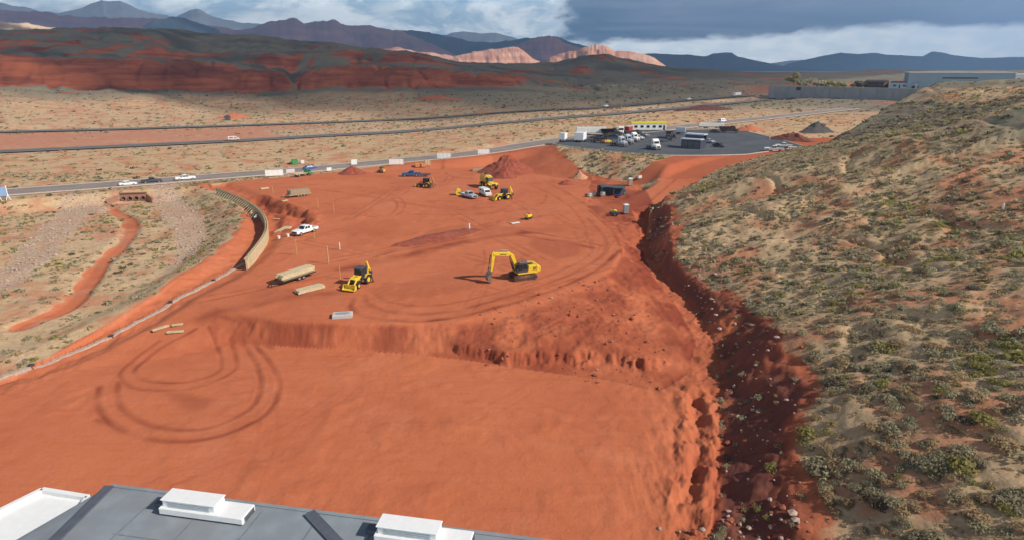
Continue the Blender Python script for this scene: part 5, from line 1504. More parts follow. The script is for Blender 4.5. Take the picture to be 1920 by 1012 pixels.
for a, b, h, m_, lb in [((498,333),(532,331),1.9,BW,'long white banner at the left end, above the curved wall'), ((537,327),(553,325),1.2,PINKW,'faded pink banner next to the green flatbed truck'), ((613,323),(622,322),1.1,BW,'small white banner left of the dirt mound'),
    ((659,311),(670,310),1.8,BW,'tall white banner directly behind the dirt mound'), ((730,311),(757,309),1.9,BW,'white banner behind the skid steer loader'), ((820,299),(846,297),1.8,BW,'white banner straight above the yellow water wagon area, second from right'), ((896,291),(918,289),1.7,BW,'white banner at the far right end next to the large soil pile')]:
    banner(lb, a, b, h, m_)
# green flatbed truck and blue car by the road
c, rz = at2((551,333), (586,328))
o = thing('flatbed_truck', 'green flatbed truck with pale deck parked by the road edge', 'truck', c, rz)
MB().box((-1.2,0,.95),(4.6,2.1,.16)).build('deck', WOOD, o); MB().box((-.2,0,.7),(6.2,.9,.25)).build('chassis', DRK, o)
MB().loft([rg(1.5,.98,.6,1.3), rg(2.6,.98,.6,1.25), rg(3.1,.9,.6,1.1)]).build('body', GRN, o); greenhouse(o, [(2.5,1.25),(2.0,2.1),(1.35,2.1),(1.3,1.25)], .95, .14, GRN, False)
MB().box((1.15,0,1.5),(.1,2.0,1.1)).build('headboard', GRN, o); lights(o, 3.08, -3.5, .95, .9)
for x in (2.3, -2.2):
    for s in (-1, 1): wheel(o, x, s*.9, .42, .3)
c, rz = at2((568,320), (596,317))
sedan('bright blue car on the road behind the green flatbed truck', c+Vector((0,0,.08)), rz, BLUE2)
def cabinet(label, loc, mat, s):
    o = thing('utility_cabinet', label, 'cabinet', loc, .5)
    MB().box((0,0,.75*s),(1.6*s,1.0*s,1.5*s)).build('housing', mat, o, .04); MB().box((.0,-.52*s,.75*s),(1.3*s,.04,1.25*s)).build('door', mat, o)
cabinet('green utility cabinet in the scrub behind the blue car', spot(553,309), GRN, 1.3)
cabinet('small pale utility box in the scrub right of the green cabinet', spot(567,307), WHT2, .8)
# road traffic
RZF = math.atan2(FRONT[3][1]-FRONT[1][1], FRONT[3][0]-FRONT[1][0])
UPR = Vector((0, 0, .09))
sedan('white sedan at the tail of the three vehicles on the near road', spot(241,349)+UPR, RZF, WHT)
pickup('dark grey pickup truck on the near road between two white vehicles', spot(286,344)+UPR, RZF, GREYP)
pickup('white pickup truck leading the three vehicles on the near road', spot(349,339)+UPR, RZF, WHT)
def on_line(P, px):
    best = None
    for i in range(len(P)-1):
        for t in np.linspace(0, 1, 40):
            q = P[i]*(1-t)+P[i+1]*t; x = project(q[0], q[1], base_z(q[0], q[1]))[0]
            if best is None or abs(x-px) < best[0]: best = (abs(x-px), q, math.atan2(P[i+1][1]-P[i][1], P[i+1][0]-P[i][0]))
    q = best[1]; return Vector((q[0], q[1], float(base_z(q[0], q[1]))+.02)), best[2]
l, r_ = on_line(HWY_NS, 439); van('pale pinkish van driving on the nearer highway lane', l, r_, paint('pale_pink_white', (.66,.52,.48), .4, .1, .1))
l, r_ = on_line(HWY_FS, 1136); sedan('white car alone on the farther highway carriageway', l, r_+math.pi, WHT, tall=.18)
l, r_ = on_line(HWY_FS, 1381); semi_truck('white semi truck with box trailer far along the highway', l, r_+math.pi, WHT, WHT)
l, r_ = on_line(HWY_FS, 1290); pickup('white pickup truck ahead of the semi on the far highway', l, r_+math.pi, WHT, k=1.3)
# ---- parking lot
def lotp(px, py):
    x, y = U(px, py, 6.03); return Vector((x, y, 6.035))
ANG = math.atan2(LOT[3][1]-LOT[1][1], LOT[3][0]-LOT[1][0])
box_trailer('small white container at the left end of the asphalt lot', lotp(1056,266), 1.2, WHT, 3.6, 2.5, 2.2)
box_trailer('large white cargo trailer, second from the left end of the lot', lotp(1088,266), 1.25+math.pi, WHT, 6.0, 2.7, 3.6)
box_trailer('long white enclosed trailer behind the two cargo boxes', lotp(1108,253), ANG+.75, WHT2, 13, 2.3, 2.5)
for i, (px, py) in enumerate([(1112,267), (1119,262), (1124,257)]):
    flatbed(['empty black flatbed trailer nearest the white cargo trailer', 'empty black flatbed trailer, middle one of three', 'empty black flatbed trailer, furthest back of three'][i], lotp(px, py), ANG+.1, BLK, DRK, L=5.5, W=2.3, wheels=2)
def dump_truck(label, loc, rz, cab, bed):
    o = thing('dump_truck', label, 'truck', loc, rz); tractor_small(o, cab)
    MB().loft([[(-4.0,-1.15,1.2),(.9,-1.15,1.2),(.9,1.15,1.2),(-4.0,1.15,1.2)], [(-4.5,-1.25,2.6),(1.1,-1.25,2.8),(1.1,1.25,2.8),(-4.5,1.25,2.6)]]).build('dump_bed', bed, o, .03)
    MB().box((1.4,0,2.95),(1.4,2.3,.1)).build('cab_guard', bed, o)
def tractor_small(o, mat):
    MB().box((-.3,0,.85),(7.0,.95,.28)).build('chassis', DRK, o)
    MB().loft([rg(1.2,1.1,.95,2.75,.92), rg(2.3,1.12,.95,2.75,.9), rg(2.65,1.1,.95,1.9,.9)]).build('cab', mat, o)
    MB().loft([rg(2.6,1.0,.8,1.85,.85), rg(3.9,.9,.8,1.6,.8)]).build('hood', mat, o)
    plate(MB(), [(2.66,-1.0,1.9),(2.66,1.0,1.9),(2.32,.98,2.65),(2.32,-.98,2.65)], .06, (.05,.05,.05,.1)).build('windshield', GLS, o)
    MB().box((3.95,0,.65),(.14,2.1,.3)).build('bumper', STEEL, o)
    for x in (3.0, -2.0, -3.2):
        for s in (-1, 1): wheel(o, x, s*1.0, .5, .4)
dump_truck('dark dump truck in the row behind the flatbed trailers', lotp(1146,254), ANG+.4, GREYP, BLK)
semi_tractor('white semi tractor standing between the dark dump truck and the red container', lotp(1164,253), ANG-1.0, WHT2)
box_trailer('red container at the left end of the yellow-roofed office', lotp(1178,249), 1.0, RED, 4.5, 2.5, 2.3, z0=.3)
o = thing('site_office', 'long white site office with a bright yellow roof band at the back of the lot', 'office trailer', lotp(1215,245), ANG+.72)
MB().box((0,0,1.7),(16,3.0,2.7)).build('wall', WHT, o, .03); MB().box((0,0,3.45),(16.3,3.3,.75)).build('roof_band', paint('bright_yellow',(.85,.68,.03),.45,.06,.04), o)
MB().box((0,0,.25),(15.6,2.7,.4)).build('skirting', GREYP, o)
for q in (-6,-3.2,-.4,2.4,5.2): 
    w_ = MB().box((q,-1.515,1.9),(1.4,.05,1.0)).build('window', GLS, o); MB().box((q,-1.55,1.36),(1.6,.1,.07)).build('sill', WHT2, w_)
d_ = MB().box((7.0,-1.515,1.4),(.95,.06,2.0)).build('door', GREYP, o); MB().box((6.65,-1.57,1.4),(.06,.06,.2)).build('handle', STEEL, d_)
def forklift(label, loc, rz, mat):
    o = thing('forklift', label, 'forklift', loc, rz)
    MB().prism([(-1.3,.4),(-1.3,1.2),(-.5,1.35),(.9,.9),(.9,.4)], -.6, .6).build('body', mat, o, .06)
    f = MB()
    for s in (-1, 1): f.bar((-.7,s*.5,1.2),(-.6,s*.48,2.2),.08).bar((.6,s*.5,.9),(.3,s*.48,2.2),.08)
    f.box((-.15,0,2.23),(1.2,1.1,.08)); f.build('cage', DRK, o)
    m = MB()
    for s in (-1, 1): m.bar((1.05,s*.35,.1),(1.0,s*.35,2.5),.12).box((1.6,s*.3,.12),(1.1,.13,.06))
    m.build('mast', DRK, o)
    for x in (-.8, .6):
        for s in (-1, 1): wheel(o, x, s*.55, .36, .25)
forklift('yellow forklift at the front edge of the lot by the semi tractors', lotp(1142,269), .3, YEL)
forklift('orange forklift just left of the yellow forklift', lotp(1132,269), 2.2, ORG)
for i, (px, py) in enumerate([(1160,274), (1172,270), (1184,266)]):
    semi_tractor(['silver semi tractor nearest the front edge of a row of three', 'silver semi tractor in the middle of a row of three', 'white semi tractor furthest back in a row of three'][i], lotp(px, py), ANG-.15, SILV if i < 2 else WHT)
semi_tractor('white semi tractor standing alone in the open asphalt', lotp(1225,280), ANG-.55, WHT)
dump_truck('black dump truck left of the grey stepped shed', lotp(1254,259), ANG-1.2, GREYP, BLK)
for i, (px, py, dr_) in enumerate([(1153,260,.4), (1196,262,-.2), (1206,257,-.3)]):
    pickup(['dark pickup truck wedged behind the row of semi tractors', 'white pickup truck just right of the three semi tractors', 'silver pickup truck behind the white one near the office'][i], lotp(px, py), ANG+dr_, [GREYP, WHT, SILV][i])
skid_steer('dark loader with a raised white front left of the shed', lotp(1263,262), ANG-1.0, GREYP)
skid_steer('small black loader between the flatbeds and the dump truck', lotp(1136,261), ANG+1.8, BLK)
flatbed('grey flatbed trailer behind the lone semi tractor', lotp(1238,266), ANG+.5, BLK, STEEL, L=5.5, W=2.3, wheels=2)
dump_truck('dark dump truck beside the red container, facing the road', lotp(1190,258), ANG+.9, GREYP, DRK)
box_trailer('small silver cargo trailer in the middle of the lot', lotp(1276,252), ANG+.3, SILV, 4.0, 2.1, 2.1)
# grey stepped shed
NAV = paint('dark_navy_wall', (.035,.045,.075), .6, .15, .08); PGR = paint('pale_grey_roof', (.50,.54,.62), .55, .1, .06)
o = thing('shed', 'open dark shed with two pale grey roof steps on the lot', 'shed', lotp(1294,279), ANG+.05)
MB().box((0,.2,1.5),(7.0,.2,3.0)).box((-3.4,2.9,1.5),(.2,5.2,3.0)).box((3.4,2.9,1.5),(.2,5.2,3.0)).box((0,5.6,2.2),(7.0,.2,4.4)).build('wall', NAV, o)
MB().box((0,1.4,3.25),(7.6,3.2,.35)).build('lower_roof', PGR, o, .04); MB().box((0,4.6,4.75),(7.3,3.4,.4)).build('upper_roof', PGR, o, .04)
MB().box((0,3.1,3.95),(6.8,.2,1.2)).build('clerestory', NAV, o)
for q in (-2.2, 0, 2.2): MB().box((q,.07,1.35),(1.9,.06,2.4)).build('roller_door', GREYP, o)
sedan('silver car parked right of the grey stepped shed', lotp(1330,268), ANG-.4, SILV)
sedan('black car with pale roof parked in the middle of the asphalt lot', lotp(1348,276), ANG-.2, GREYP)
box_trailer('long low white trailer parked along the back kerb of the lot', lotp(1333,241), ANG+.65, WHT2, 12, 1.5, 2.4)
dump_truck('brown dump truck at the back right corner of the lot', lotp(1367,249), ANG+.3, paint('brown_paint',(.10,.06,.04),.5,.2,.2), paint('rust_brown',(.14,.07,.045),.7,.25,.3))
sedan('dark car beside the brown dump truck at the back of the lot', lotp(1341,249), ANG+.2, GREYP)
pickup('white pickup truck at the right end of the lot by the hillside', lotp(1450,284), ANG+.35+math.pi, WHT, k=1.1)
pickup('white pickup truck behind the first one at the right end of the lot', lotp(1468,277), ANG+.5+math.pi, WHT2)
flatbed('pale flatbed trailer at the far right corner of the lot', lotp(1490,281), ANG+.3, STEEL, WHT2, L=4.5, W=2.2, wheels=2)
o = thing('bollard', 'white bollard at the right kerb of the lot', 'bollard', lotp(1443,262), 0); MB().cyl((0,0,0),(0,0,1.1),.12).cyl((0,0,1.1),(0,0,1.2),.12,.03).build('post', WHT, o)
l, r_ = on_line(FRONT_S, 1354); van('white van driving on the road behind the lot', l, r_, WHT)
mound('dirt_mound', 'bright orange soil heap behind the back right corner of the lot', 'dirt mound', (1384,246), (1424,243), 2.6, paint('orange_soil',(.52,.16,.075),.95,.2,.2), 41, 5)
mound('dirt_mound', 'dark red soil bank along the right kerb of the lot', 'dirt mound', (1440,258), (1535,268), 3.0, paint('dark_red_soil',(.22,.065,.04),.95,.25,.2), 42, 4.5)
mound('gravel_pile', 'dark grey gravel pile at the foot of the hillside behind the lot', 'gravel pile', (1504,250), (1556,246), 4.5, paint('dark_gravel',(.085,.075,.072),.95,.25,.1), 43, 6, 1.1)
mound('dirt_mound', 'long low dark maroon soil heap between the two roads', 'dirt mound', (1266,209), (1374,205), 3.2, paint('maroon_soil',(.12,.035,.028),.95,.25,.1), 44, 9, .7)
# sign on the left edge
A, B = spot(3,376), spot(14,375); c = (A+B)/2
o = thing('road_sign', 'blue sign panel on two white braced posts at the left edge of the picture', 'sign', c, math.atan2(B.y-A.y, B.x-A.x))
MB().box((-.5,.0,2.3),(2.6,.08,2.4)).build('panel', paint('sign_blue',(.22,.34,.58),.5,.08,.05), o, .02)
for x in (-1.0, .9):
    MB().box((x,-.12,1.9),(.2,.14,3.8)).bar((x,-.12,1.4),(x-.5,-1.2,0),.12).bar((x,-.12,1.4),(x+.5,-1.2,0),.12).build('post', WHT, o)
# far-left hut and hill marker
c = spot(427,226); o = thing('hut', 'small dark hut below the badlands beyond the highway', 'hut', c, .3)
MB().box((0,0,1.3),(3.6,3,2.6)).build('wall', paint('hut_grey',(.10,.10,.10),.8), o); MB().prism([(-2.1,2.6),(0,3.5),(2.1,2.6)], -1.7, 1.7).build('roof', GREYP, o); MB().box((0,-1.52,1.0),(.9,.06,2)).build('door', DRK, o)
mound('dirt_mound', 'bright orange soil heap beside the hut beyond the highway', 'dirt mound', (405,222), (470,221), 3.5, paint('orange_soil',(.52,.16,.075),.95,.2,.2), 45, 7)
c = spot(1880,392); o = thing('marker_post', 'pale round-topped marker post on the upper hillside', 'marker', c, 0)
MB().cyl((0,0,-.3),(0,0,.75),.16,.14, 10).cyl((0,0,.75),(0,0,.85),.14,.05, 10).build('post', WHT2, o)
# culvert
A, B = spot(226,377), spot(277,377.5); c = (A+B)/2; L = (B-A).length; rz = math.atan2(B.y-A.y, B.x-A.x)
o = thing('culvert_headwall', 'reddish concrete culvert headwall with round pipe mouths under the near road', 'culvert', c, rz)
CUL = paint('red_stained_concrete', (.36,.19,.13), .9, .25, .3)
m = MB().prism([(0,-.6),(0,2.3),(.35,2.3),(.35,-.6)], 0, 1); m.v = [((p[1]-.5)*L, p[0], p[2]) for p in m.v]; m.build('headwall', CUL, o)
MB().bar((-L/2,.17,.9),(-L/2-2.8,-1.8,.1),.3,1.9).build('wing_wall', CUL, o); MB().bar((L/2,.17,.9),(L/2+1.8,-1.8,.1),.3,1.9).build('wing_wall', CUL, o)
MB().box((0,-.03,2.36),(L+.5,.6,.14)).build('coping', CUL, o)
for i in range(4):
    x = -L/2 + L*(.14+.24*i); r = .62
    p = MB(); n = 20
    p.loft([[(x+q*math.cos(t*2*math.pi/n), y, .75+q*math.sin(t*2*math.pi/n)) for t in range(n)] for q, y in ((r,-.02),(r,-.22),(r-.1,-.22),(r-.1,-.03))]); pp = p.build('pipe', CUL, o)
    MB().cyl((x,-.04,.75),(x,-.02,.75),r-.1, n=n).build('pipe_mouth', paint('pipe_shade',(.012,.009,.008),.9,.1,0), pp)  # near-black disc paints the shade inside the pipe
# ---- curved retaining wall under construction
o = thing('retaining_wall', 'curved cast retaining wall under construction along the left edge of the site', 'retaining wall', (0, 0, 0))
Wp = smooth_pl(WALL, 2); seg = np.hypot(*np.diff(Wp, axis=0).T); cum = np.r_[0, np.cumsum(seg)]
def along(P, cum, s):
    x = np.interp(s, cum, P[:,0]); y = np.interp(s, cum, P[:,1]); e = .3
    dx = np.interp(s+e, cum, P[:,0])-np.interp(s-e, cum, P[:,0]); dy = np.interp(s+e, cum, P[:,1])-np.interp(s-e, cum, P[:,1]); l = math.hypot(dx, dy)
    return Vector((x, y, 0)), Vector((dx/l, dy/l, 0)), Vector((dy/l, -dx/l, 0))      # point, direction, basin side
def wallstrip(name, s0, s1, off0, off1, z0, z1, mat, par, step=1.2):
    m = MB(); R = []
    for s in np.arange(s0, s1+step*.5, step):
        p, d, n = along(Wp, cum, min(s, s1)); R.append([p+n*off0+Vector((0,0,z0)), p+n*off1+Vector((0,0,z0)), p+n*off1+Vector((0,0,z1)), p+n*off0+Vector((0,0,z1))])
    return m.loft(R).build(name, mat, par)
LW = cum[-1]
wallstrip('wall', .3, LW-.3, -.15, .15, -1.7, 1.15, BEIGE, o)
k = .3
while k < LW-2.6:
    wallstrip('form_panel', k, min(k+2.36, LW-.3), .155, .26, -1.5, 1.3, WOODD if k < LW*.72 else BEIGE, o, .8)
    if k > LW*.45: wallstrip('form_panel', k, min(k+2.36, LW-.3), -.26, -.155, -1.5, 1.3, BEIGE, o, .8)
    k += 2.44
wallstrip('top_plate', .3, LW-.3, .27, .36, 1.05, 1.17, WOOD, o); wallstrip('top_plate', .3, LW-.3, -.36, -.27, 1.05, 1.17, WOOD, o)
for i in range(22):
    p, d, n = along(Wp, cum, 1+i*(LW*.46)/22); q = p+n*2.1
    MB().bar(p+n*.3+Vector((0,0,1.1)), Vector((q.x, q.y, hz(q.x, q.y)-.1)), .12).build('brace', WOOD, o)
rb = MB()
for s in np.arange(.5, LW-.3, .8):
    p, d, n = along(Wp, cum, s); rb.bar(p+Vector((0,0,1.1)), p+Vector((0,0,1.75)), .035)
rb.build('starter_bar', paint('rusty_bar',(.20,.09,.05),.8,.2,.2), o)
o = thing('concrete_footing', 'narrow grey concrete footing strip running from the curved wall to the left picture edge', 'footing', (0, 0, 0))
Fp = smooth_pl(FOOT, 1); fs = np.r_[0, np.cumsum(np.hypot(*np.diff(Fp, axis=0).T))]
s = .5; i = 0
while s < fs[-1]-2:
    l = min(random.uniform(9, 13), fs[-1]-s); m = MB(); R = []
    for q in np.linspace(s, s+l-.25, 9):
        p, d, n = along(Fp, fs, q); z = hz(p.x, p.y)
        R.append([p+n*.32+Vector((0,0,z-.3)), p-n*.32+Vector((0,0,z-.3)), p-n*.32+Vector((0,0,z+.14)), p+n*.32+Vector((0,0,z+.14))])
    m.loft(R); g = m.build('footing_segment', KERB, o)
    m = MB()
    for q in np.arange(s+.3, s+l-.4, .9):
        p, d, n = along(Fp, fs, q); z = hz(p.x, p.y)+.2
        m.bar(p+Vector((0,0,z)), p+Vector((0,0,z+.55)), .03)
    m.build('starter_bar', paint('rusty_bar',(.20,.09,.05),.8,.2,.2), g)
    p, d, n = along(Fp, fs, s+l-.1); z = hz(p.x, p.y)
    MB().box(p+Vector((0,0,z+.2)),(.5,.5,.3)).build('bulkhead', DRK, g)
    s += l; i += 1
# workers by the wall
SKIN = paint('skin', (.42,.24,.16), .6, .1, .05); JEAN = paint('denim', (.06,.08,.13), .8, .2, .15)
def skin_mesh(name, verts, edges, radii, mat, par=None, root=0):
    me = bpy.data.meshes.new(name); me.from_pydata(verts, edges, []); o = bpy.data.objects.new(name, me); COL.objects.link(o)
    sm = o.modifiers.new('skin', 'SKIN'); lay = me.skin_vertices[0] if me.skin_vertices else None
    if lay is None:
        bm = bmesh.new(); bm.from_mesh(me); bm.verts.layers.skin.verify(); bm.to_mesh(me); bm.free(); lay = me.skin_vertices[0]
    for i, r in enumerate(radii): lay.data[i].radius = (r, r)
    lay.data[root].use_root = True
    ss = o.modifiers.new('sub', 'SUBSURF'); ss.levels = 2; ss.render_levels = 2
    me.materials.append(mat)
    if par is not None: o.parent = par
    return o
def person(label, loc, rz, shirt, bend):
    o = thing('person', label, 'person', loc, rz, None)
    cb, sb = math.cos(bend), math.sin(bend)
    def up(h, f=0): return (f*cb + h*sb - .1*sb, 0, .93 + h*cb - f*sb)
    def sh(p, y): return (p[0], y, p[2])
    pel = (-.1*sb, 0, .93); ch = up(.32); ne = up(.52); hd0 = up(.60, .02); hd = up(.70, .04)
    V = [pel, ch, ne, hd0, hd]; R = [.13, .15, .065, .07, .10]; E = [(0,1),(1,2),(2,3),(3,4)]
    for s in (-1, 1):
        b = len(V); sp_ = sh(up(.47), s*.19); el = (sp_[0]+.12+.1*sb, s*.26, sp_[2]-.26); wr = (el[0]+.2, s*.2, el[2]-.16)
        V += [sp_, el, wr, (wr[0]+.08, s*.19, wr[2]-.04)]; R += [.065, .048, .035, .032]; E += [(2,b),(b,b+1),(b+1,b+2),(b+2,b+3)]
        h = b+3
        for k, (dx, dy, dz) in enumerate([(.09,-.03,-.03),(.10,-.01,-.04),(.095,.01,-.04),(.08,.03,-.035),(.04,-.05*s,.0)]):
            V.append((V[h][0]+dx, V[h][1]+dy, V[h][2]+dz)); R.append(.010); E.append((h, len(V)-1))
        b = len(V); V += [(pel[0], s*.10, .88), (.06, s*.13, .48), (-.02+.04*s, s*.14, .09), (.14+.04*s, s*.15, .045)]; R += [.10, .068, .048, .042]; E += [(0,b),(b,b+1),(b+1,b+2),(b+2,b+3)]
    body = skin_mesh('body', V, E, R, SKIN, o)
    f = MB()
    for s in (-1, 1): f.box((hd[0]+.095, s*.035, hd[2]+.01),(.02,.025,.015))
    f.build('eye', BLK, o); MB().box((hd[0]+.11,0,hd[2]-.02),(.03,.025,.045)).build('nose', SKIN, o)
    skin_mesh('shirt', [pel, ch, up(.48), sh(up(.47),.19), sh(up(.47),-.19), (V[6][0], .26, V[6][2]), (V[6][0], -.26, V[6][2])], [(0,1),(1,2),(2,3),(2,4),(3,5),(4,6)], [.15,.17,.10,.08,.08,.065,.065], shirt, o)
    skin_mesh('trousers', [(pel[0],0,.9),(pel[0],.10,.86),(.06,.13,.48),(.02,.14,.12),(pel[0],-.10,.86),(.06,-.13,.48),(-.06,-.14,.12)], [(0,1),(1,2),(2,3),(0,4),(4,5),(5,6)], [.14,.115,.082,.068,.115,.082,.068], JEAN, o)
    m = MB(); n = 14
    for a, z in ((.165,.05),(.13,.06),(.125,.1),(.09,.15),(.03,.175)): pass
    m.loft([[(hd[0]+a*math.cos(t*2*math.pi/n)*1.1, a*math.sin(t*2*math.pi/n), hd[2]+z) for t in range(n)] for a, z in ((.165,.04),(.165,.055),(.13,.06),(.12,.11),(.085,.155),(.02,.175))]); m.build('hard_hat', WHT, o)
    return o
VEST = paint('yellow_vest', (.72,.68,.12), .7, .1, .05)
def inner(px, py, off=1.0):
    p = spot(px, py); return p
person('worker in a yellow shirt bending over by the dark inner face of the curved wall', inner(470,408), .4, VEST, .65)
person('worker in a white shirt leaning at the curved wall, nearer than the yellow one', inner(478,416), .6, BW, .75)
# ------------------------------------------------------------------ near building under the camera
def poly3(px, z): return [U(a, b, z) for a, b in px]
ZR = 9.0
E0 = np.array(U(205,910,ZR)); E1 = np.array(U(1010,1013,ZR)); dv = (E1-E0)/np.hypot(*(E1-E0)); nv = np.array([dv[1], -dv[0]])   # along the far edge; towards the camera side
LEN, DEP = 44.0, 21.0
ROOFG = paint('grey_membrane', (.23,.26,.285), .8, .13, .08, scale=.8); SEAM_SHADE = paint('flashing_and_shade', (.085,.097,.125), .7, .15, .05)
STUC = paint('stucco_wall', (.44,.36,.29), .9, .12, .15); CAPW = paint('white_metal_cap', (.80,.80,.79), .4, .04, .03)
bld = thing('building', 'grey flat-roofed building in the bottom left foreground of the site', 'building', (0, 0, 0))
def W(s, d, z): p = E0+dv*s+nv*d; return Vector((p[0], p[1], z))
def slab(name, s0, s1, d0, d1, z0, z1, mat, par, bevel=0):
    V = [W(s0,d0,z0),W(s1,d0,z0),W(s1,d1,z0),W(s0,d1,z0),W(s0,d0,z1),W(s1,d0,z1),W(s1,d1,z1),W(s0,d1,z1)]
    return MB().add(V, [(0,3,2,1),(4,5,6,7),(0,1,5,4),(1,2,6,5),(2,3,7,6),(3,0,4,7)]).build(name, mat, par, bevel)
slab('wall', .15, LEN-.2, .15, DEP, -3.6, ZR-.35, STUC, bld)
# roof: main plane plus the hipped left end falling away from the ridge
SK = 4.0     # the hip runs back from the far left corner
Vr = [W(0,0,ZR),W(LEN,0,ZR),W(LEN,DEP,ZR),W(3.2,DEP,ZR),W(-SK*1.35,DEP*.55,ZR-1.3),W(-SK*1.9,DEP,ZR-1.7)]
lo = [v-Vector((0,0,.34)) for v in Vr]
MB().add(Vr+lo, [(0,1,2,3),(0,3,5,4),(6,9,8,7),(6,10,11,9),(0,6,7,1),(1,7,8,2),(2,8,9,3),(3,9,11,5),(5,11,10,4),(4,10,6,0)]).build('roof', ROOFG, bld)
def ridge(a, b, w, h, name='ridge_shadow_strip'): MB().bar(a, b, w, h).build(name, SEAM_SHADE, bld)
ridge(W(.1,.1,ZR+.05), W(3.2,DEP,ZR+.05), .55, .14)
ridge(Vector((*U(580,962,ZR), ZR+.05)), Vector((*U(700,1090,ZR), ZR+.05)), .62, .14)  # dark bar standing in for a shadow band across the flat roof
sm = MB()
for i in range(12):
    sm.bar(W(3.6+i*3.4, .4, ZR+.006), W(3.6+i*3.4, DEP-.2, ZR+.006), .07, .02)
for i in range(4): sm.bar(W(3.4, 3.5+i*4.2, ZR+.004), W(LEN-.4, 3.5+i*4.2, ZR+.004), .07, .02)
sm.build('membrane_seam', paint('seam_grey', (.17,.20,.22), .8, .2, .1), bld)
slab('roof_edge_trim', .12, LEN, -.14, .10, ZR-.30, ZR+.06, ROOFG, bld)
# white annex roof on the left
ax = [Vector((*U(px, py, 8.2), 8.2)) for px, py in ((-330,1145),(-20,972),(80,922),(166,936),(150,958),(98,1013),(20,1100))]
n = len(ax); lo = [v-Vector((0,0,.5)) for v in ax]; lw = [v-Vector((0,0,11.6)) for v in ax]
annex = thing('annex', 'bright white flat-roofed annex at the bottom left corner', 'building', (0, 0, 0))
MB().add(ax+lo, [tuple(range(n)), tuple(range(2*n-1, n-1, -1))]+[(i, n+i, n+(i+1) % n, (i+1) % n) for i in range(n)]).build('roof', CAPW, annex)
cen = sum(ax, Vector())/n
wl = [cen+(v-cen)*.97-Vector((0,0,.5)) for v in ax]; wb = [cen+(v-cen)*.97-Vector((0,0,11.7)) for v in ax]
MB().add(wl+wb, [tuple(range(2*n-1, n-1, -1)), tuple(range(n))]+[(i, n+i, n+(i+1) % n, (i+1) % n) for i in range(n)]).build('wall', STUC, annex)
rim = MB()
for i in range(n): rim.bar(ax[i]+Vector((0,0,.12)), ax[(i+1) % n]+Vector((0,0,.12)), .3, .3)
rim.build('parapet_cap', CAPW, annex)
GRL = paint('grey_louvre', (.34,.39,.44), .5, .1, .03)
def roof_unit(label, pl, group):
    """white stepped rooftop unit: tall housing at the left, long low duct at the right"""
    P = np.array(U(*pl, ZR+.1)); s = float((P-E0) @ dv); d = float((P-E0) @ nv)
    c = W(s+.35, d-.55, ZR); o = thing('rooftop_unit', label, 'rooftop unit', c, math.atan2(dv[1], dv[0]))
    MB().box((1.75,-.42,.52),(3.3,.95,.82)).build('housing', CAPW, o, .05)
    MB().box((1.75,-.42,.96),(3.4,1.05,.06)).build('lid', CAPW, o, .02)
    MB().box((2.55,-.45,.30),(5.2,1.25,.42)).build('duct', CAPW, o, .04)
    g = MB().box((5.16,-.45,.32),(.06,.95,.3)).build('end_grille', GRL, o)
    b = MB()
    for i in range(5): b.box((5.2,-.45,.2+i*.06),(.03,.9,.02))
    b.build('louvre', DRK, g)
    v = MB()
    for i in range(4): v.box((1.75,-.905,.50+i*.1),(2.6,.03,.035))
    v.build('side_vent', GRL, o)
    MB().box((-.35,-.3,.16),(.75,.5,.3)).build('shadow_block', SEAM_SHADE, o)  # dark block in place of the shadow cast left of the unit
    MB().box((2.4,-.45,.05),(5.0,1.0,.1)).build('curb', SEAM_SHADE, o)
roof_unit('white stepped rooftop unit at the left, nearest the roof corner', (302,950), None)
roof_unit('white stepped rooftop unit in the middle of the roof edge', (698,1000), None)
roof_unit('white rooftop unit cut off by the bottom edge of the picture', (1134,1058), None)
# ------------------------------------------------------------------ far right: big wall, trees, buildings on the terrace
a0 = np.array(WL0); a1 = np.array(WL1); L = float(np.hypot(*(a1-a0))); wd = (a1-a0)/L
BW_ = paint('block_wall', (.30,.29,.29), .9, .12, .1, scale=.15)
o = thing('terrace_wall', 'tall grey block retaining wall far away beyond the hillside', 'wall', (a0[0], a0[1], 0), math.atan2(wd[1], wd[0]))
MB().box((L/2,0,10.6),(L,1.2,14)).build('wall', BW_, o); MB().box((L/2,0,17.75),(L+.6,1.7,.35)).build('coping', CONC, o)
MB().box((12,40,10.0),(1.2,80,13.5), Matrix.Rotation(.5, 3, 'Z')).build('return_wall', BW_, o)
p = MB()
for i in range(12): p.box((L*(i+.5)/12, -.75, 10.6),(1.1,.5,13.6))
p.build('pilaster', BW_, o)
MB().box((30,-.68,15.5),(5,.12,3)).build('dark_panel', paint('panel_maroon',(.06,.03,.04),.7), o)
def tpos(f, back): q = a0+wd*L*f+_wn*back; return Vector((q[0], q[1], hz(q[0], q[1])))
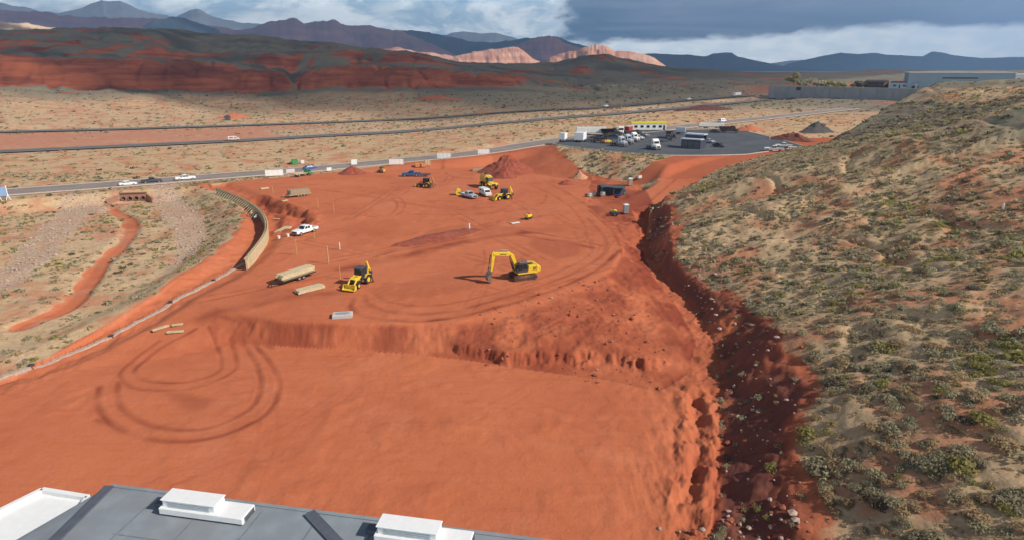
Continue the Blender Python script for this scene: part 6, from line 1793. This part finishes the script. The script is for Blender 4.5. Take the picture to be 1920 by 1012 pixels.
def tree(label, loc, h, r, mat, seed):
    o = thing('tree', label, 'tree', loc, random.uniform(0, 6), 'trees above the grey terrace wall')
    m = MB().cyl((0,0,-.5),(.1,0,h*.45),.28*h/8,.14*h/8, 8)
    g = np.random.default_rng(seed)
    for i in range(5): 
        a = g.uniform(0, 6.28); m.cyl((.1,0,h*.35),(r*.5*math.cos(a), r*.5*math.sin(a), h*g.uniform(.55,.8)),.1*h/8,.03, 6)
    m.build('trunk', WOODD, o)
    lob = g.normal(0, .42, (7, 3)); n = 420; V = np.zeros((n, 4, 3))
    for i in range(n):
        Lb = lob[g.integers(7)]; d = g.normal(0, 1, 3); d /= np.linalg.norm(d); q = Lb+d*.5*g.uniform(.4, 1)
        p = np.array([q[0]*r, q[1]*r, h*.62+q[2]*h*.36]); a = g.normal(0, 1, 3); a /= np.linalg.norm(a); b = np.cross(a, d); b /= np.linalg.norm(b)+1e-6; s = .16*r*g.uniform(.6, 1.3)
        V[i] = [p-a*s, p-b*s*.7, p+a*s, p+b*s*.7]
    me = quads_obj('crown', V, g.uniform(0, 1, n), [mat]); c = bpy.data.objects.new('crown', me); COL.objects.link(c); c.parent = o
tree('yellow-green tree at the left end of the grey terrace wall', tpos(.10, 16), 11, 9, LEAF[3], 1)
tree('second, darker tree right of the yellow-green one on the terrace', tpos(.17, 18), 8, 9, LEAF[0], 2)
tree('low grey-green tree near the middle of the terrace wall', tpos(.27, 15), 6.5, 10, LEAF[0], 3)
tree('dark olive tree left of the small houses on the terrace', tpos(.36, 14), 7, 10, LEAF[3], 4)
tree('dark brown bush-like tree beside the small houses on the terrace', tpos(.47, 16), 7, 8, LEAF[2], 5)
def house(label, loc, rz, L, D, H, wall, roof, pitch=1.5):
    o = thing('house', label, 'house', loc, rz)
    MB().box((0,0,H/2-.5),(L,D,H+1)).build('wall', wall, o)
    m = MB().prism([(-D/2-.5,H),(0,H+pitch),(D/2+.5,H)], -L/2-.5, L/2+.5); m.v = [(p[1], p[0], p[2]) for p in m.v]; m.build('roof', roof, o)
    for q in (-.3, .05, .3): w = MB().box((q*L,-D/2-.02,H*.55),(L*.12,.08,H*.3)).build('window', GLS, o)
    MB().box((-.12*L,-D/2-.03,H*.35),(1.2,.1,H*.7)).build('door', DRK, o)
rzw = math.atan2(wd[1], wd[0])
house('dark brown low house standing on the terrace wall', tpos(.56, 22), rzw, 16, 10, 5.5, paint('dark_brown_wall',(.06,.04,.03),.8), paint('dark_roof',(.045,.035,.03),.8))
house('pale blue-grey low house right of the dark brown one', tpos(.70, 26), rzw, 22, 11, 5, paint('blue_grey_wall',(.42,.50,.56),.6,.1,.05), paint('slate_roof',(.20,.24,.28),.7,.1,.05))
q = np.array(U(1850,152,20)); q = q/np.hypot(*q)*640
o = thing('warehouse', 'huge grey-blue warehouse with a white end on the skyline behind the hillside', 'warehouse', (q[0], q[1], 14), math.atan2(-q[0], q[1])+.16)
WGR = paint('warehouse_grey', (.26,.33,.38), .6, .06, .05, scale=.1)
MB().box((-18,22,6.5),(72,44,19)).build('wall', WGR, o); MB().box((43,20,6.0),(50,40,17)).build('end_wall', paint('warehouse_white',(.74,.70,.64),.6,.05,.08,scale=.1), o)
MB().box((-18,22,16.3),(73,45,.7)).build('roof', WHT2, o); MB().box((43,20,14.9),(51,41,.8)).build('end_roof', WHT, o)
MB().box((-18,-.1,12),(24,.3,1.2)).build('dark_band', SEAM_SHADE, o)
for i in range(5): MB().box((-48+i*13,-.06,3),(5,.2,5)).build('dock_door', GLS, o)
